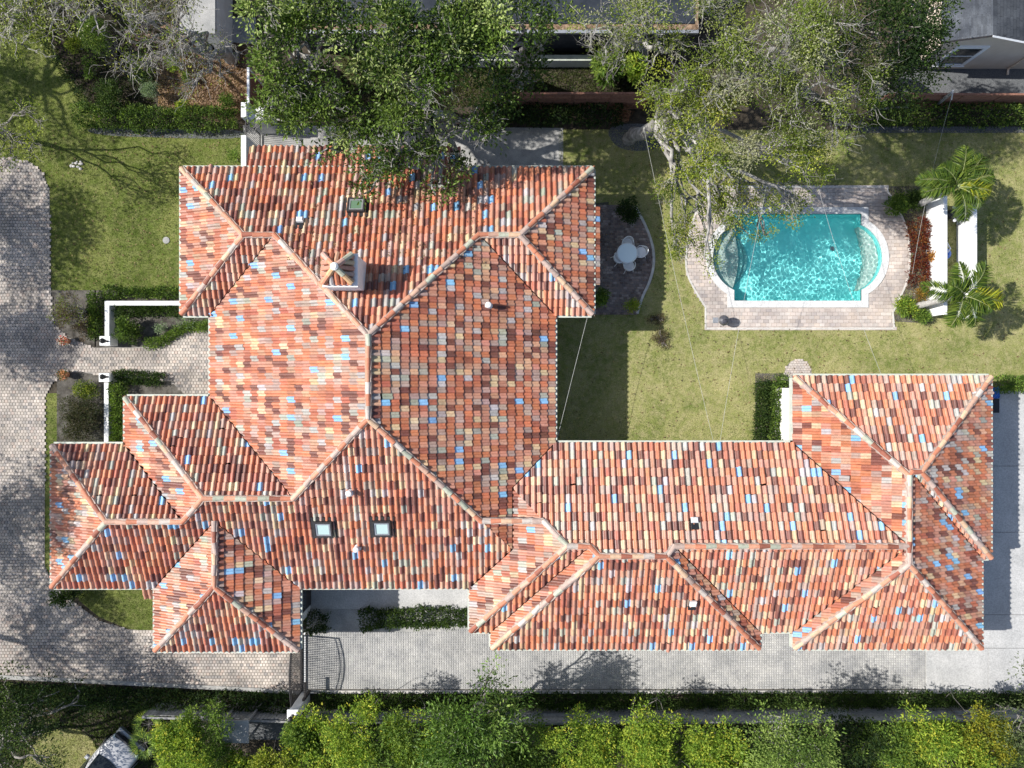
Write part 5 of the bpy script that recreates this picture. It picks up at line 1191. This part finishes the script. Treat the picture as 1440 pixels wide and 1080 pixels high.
# ------------------------------------------------------------------ parked car, front end in the frame
def car():
    fw = Vector((.665, .747)); e = g(179, 1046, .7); c = (e[0]-fw.x*2.15, e[1]-fw.y*2.15); t = thing('parked_car', 'silver saloon car with a dark windscreen, parked nose-in beside the fan palms', 'car', (c[0], c[1], 0))
    t.rotation_euler.z = math.atan2(fw.y, fw.x)
    # sections along x: (x, half width, sill z, belt z, roof z, roof half width)
    sec = [(-2.2,.62,.42,.66,.7,.5),(-2.05,.78,.3,.84,.9,.62),(-1.5,.86,.24,.9,.98,.7),(-1.1,.88,.22,.93,1.08,.68),(-.55,.89,.22,.93,1.38,.62),(.1,.89,.22,.92,1.42,.62),(.55,.89,.22,.92,1.38,.62),(1.12,.88,.22,.92,1.0,.68),(1.45,.86,.24,.86,.93,.68),(1.85,.81,.28,.74,.82,.62),(2.05,.74,.34,.64,.72,.56),(2.15,.62,.4,.56,.6,.5)]
    prof = lambda s: [(-s[1]*.9,s[2]),(-s[1],s[2]+.12),(-s[1],(s[2]+s[3])/2),(-s[1]*.97,s[3]),(-s[5],s[4]-.02),(-s[5]*.5,s[4]+.015),(0,s[4]+.025),(s[5]*.5,s[4]+.015),(s[5],s[4]-.02),(s[1]*.97,s[3]),(s[1],(s[2]+s[3])/2),(s[1],s[2]+.12),(s[1]*.9,s[2])]
    b = MB(); rings = []
    for s in sec:
        n0 = len(b.v); pr = prof(s); b.v += [(s[0], y, z) for y, z in pr]; rings.append(n0)
    k = 13
    for i in range(len(sec)-1):
        for j in range(k): j2 = (j+1) % k; b.f.append((rings[i]+j, rings[i]+j2, rings[i+1]+j2, rings[i+1]+j)); b.c.append(None)
    b.f.append(tuple(rings[0]+j for j in range(k))); b.f.append(tuple(rings[-1]+j for j in range(k-1,-1,-1))); b.c += [None, None]
    o = b.build('body', M_CARP, t, smooth=True, world=False); md = o.modifiers.new('s', 'SUBSURF'); md.levels = 1; md.render_levels = 2
    def lift(p): return (p[0], p[1], p[2])
    def strip(name, x0, x1, z0, z1, w0, w1, bow=.12, mat=M_GLASSD, dz=.02):
        q = MB(); m = 10
        for i in range(m+1):
            a = i/m*2-1; q.v += [(x0+bow*(1-a*a), a*w0, z0+dz+.03*(1-a*a)), (x1+bow*.5*(1-a*a), a*w1, z1+dz+.02*(1-a*a))]
        for i in range(m): q.f.append((2*i, 2*i+2, 2*i+3, 2*i+1)); q.c.append(None)
        q.build(name, mat, t, smooth=True, world=False)
    strip('windscreen', 1.15, .56, .98, 1.385, .66, .57); strip('rear_window', -1.16, -.58, 1.05, 1.385, .62, .56, -.1)
    for sg in (-1, 1):
        for (xa, xb, xc, xd) in ((.78,-.02,.02,.34),(-.06,-.8,-.5,-.05)):
            MB().quad((xa, sg*.872, .95), (xb, sg*.885, .95), (xc if xb > -.1 else xd, sg*.655, 1.36) if xb > -.1 else (xc, sg*.655, 1.35), (xd, sg*.655, 1.36)).build('side_window', M_GLASSD, t, world=False)
        MB().box(.62, .8, sg*.95-.09, sg*.95+.09, .93, 1.06, bev=.03).build('wing_mirror', M_CARP, t, world=False)
        hl = MB().box(1.9, 2.1, sg*.56-.17, sg*.56+.17, .56, .7, bev=.03).build('headlight', M_GLASSSKY, t, world=False)
        MB().box(-2.17, -2.0, sg*.58-.16, sg*.58+.16, .62, .78, bev=.03).build('tail_light', matte('red_lens', (.25,.01,.01), (.32,.02,.02), 9, .3) if 'red_lens' not in bpy.data.materials else bpy.data.materials['red_lens'], t, world=False)
        for x in (-1.35, 1.35):
            wl = MB().tube([(x, sg*.72, .31), (x, sg*.9, .31)], .31, 20).build('wheel', M_TYRE, t, world=False); MB().tube([(x, sg*.901, .31), (x, sg*.915, .31)], .19, 14).build('rim', M_GREYMETAL, wl, world=False)
    g_ = MB()
    for i in range(5): g_.box(2.12, 2.2, -.4+.0*i, .4, .5+.03*i, .518+.03*i)
    g_.box(2.0, 2.17, -.7, .7, .52, .7, bev=.02); g_.build('grille', M_BLACK, t, world=False)
    MB().box(2.02, 2.32, -.78, .78, .28, .5, bev=.06).build('bumper', M_GREYMETAL, t, world=False); MB().box(-2.32, -2.1, -.76, .76, .3, .52, bev=.06).build('bumper', M_GREYMETAL, t, world=False)
car()

# grass blades over the lawns
grass('grass', [LAWN_L], 120000, .075, .014, ((.065,.10,.018), (.235,.26,.07)))
grass('grass', [LAWN_R], 230000, .07, .014, ((.15,.205,.045), (.48,.43,.24)), holes=[DECK, PATIO, HALF])
grass('grass', [LAWN_C], 12000, .08, .014, ((.13,.15,.04), (.40,.34,.2)))
grass('grass', [LAWN_S1, LAWN_S2], 14000, .075, .014, ((.07,.10,.022), (.17,.18,.05)))
grass('fallen_leaves', [gp([(215,60),(345,60),(345,165),(225,165)])], 9000, .1, .06, ((.16,.09,.05), (.42,.30,.19)))

# leaf fall caught on the tiles under the big tree
q = rng.uniform([-9, 4.5], [-1, 9.5], (900, 2)); zz = np.array([roof_z(x, y) for x, y in q]) + .1; P = np.column_stack([q, zz]); D = rng.normal(0, 1, (900, 3)); D[:, 2] *= .15
V, F, C = leaf_arrays(P, D, .11, .05, pick([((.16,.09,.05), 3), ((.28,.19,.10), 3), ((.09,.06,.04), 2)], 900), 2.5, .3)
mk('fallen_leaves', V, F, M_LEAF_SOFT, None, col=C, kind='stuff')

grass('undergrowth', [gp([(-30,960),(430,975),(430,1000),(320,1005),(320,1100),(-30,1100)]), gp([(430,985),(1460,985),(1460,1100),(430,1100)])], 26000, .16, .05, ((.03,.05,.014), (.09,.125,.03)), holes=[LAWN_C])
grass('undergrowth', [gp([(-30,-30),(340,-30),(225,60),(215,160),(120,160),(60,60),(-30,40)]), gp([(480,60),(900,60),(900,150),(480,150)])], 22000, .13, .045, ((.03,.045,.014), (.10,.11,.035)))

# dead leaves scattered on the lawns, and litter washed into the valleys
q = np.concatenate([rng.uniform([2, -3], [24, 11.5], (1500, 2)), rng.uniform([-22, 4.5], [-12.5, 12], (700, 2))]); ok = inside(q[:,0], q[:,1], LAWN_R) & ~inside(q[:,0], q[:,1], DECK) | inside(q[:,0], q[:,1], LAWN_L); q = q[ok]
P = np.column_stack([q, np.full(len(q), .05)]); D = rng.normal(0, 1, (len(q), 3)); D[:, 2] *= .15
V, F, C = leaf_arrays(P, D, .09, .05, pick([((.16,.10,.055), 3), ((.30,.21,.12), 3), ((.10,.08,.05), 2)], len(q)), 2.5, .3); mk('fallen_leaves', V, F, M_LEAF_SOFT, None, col=C, kind='stuff')
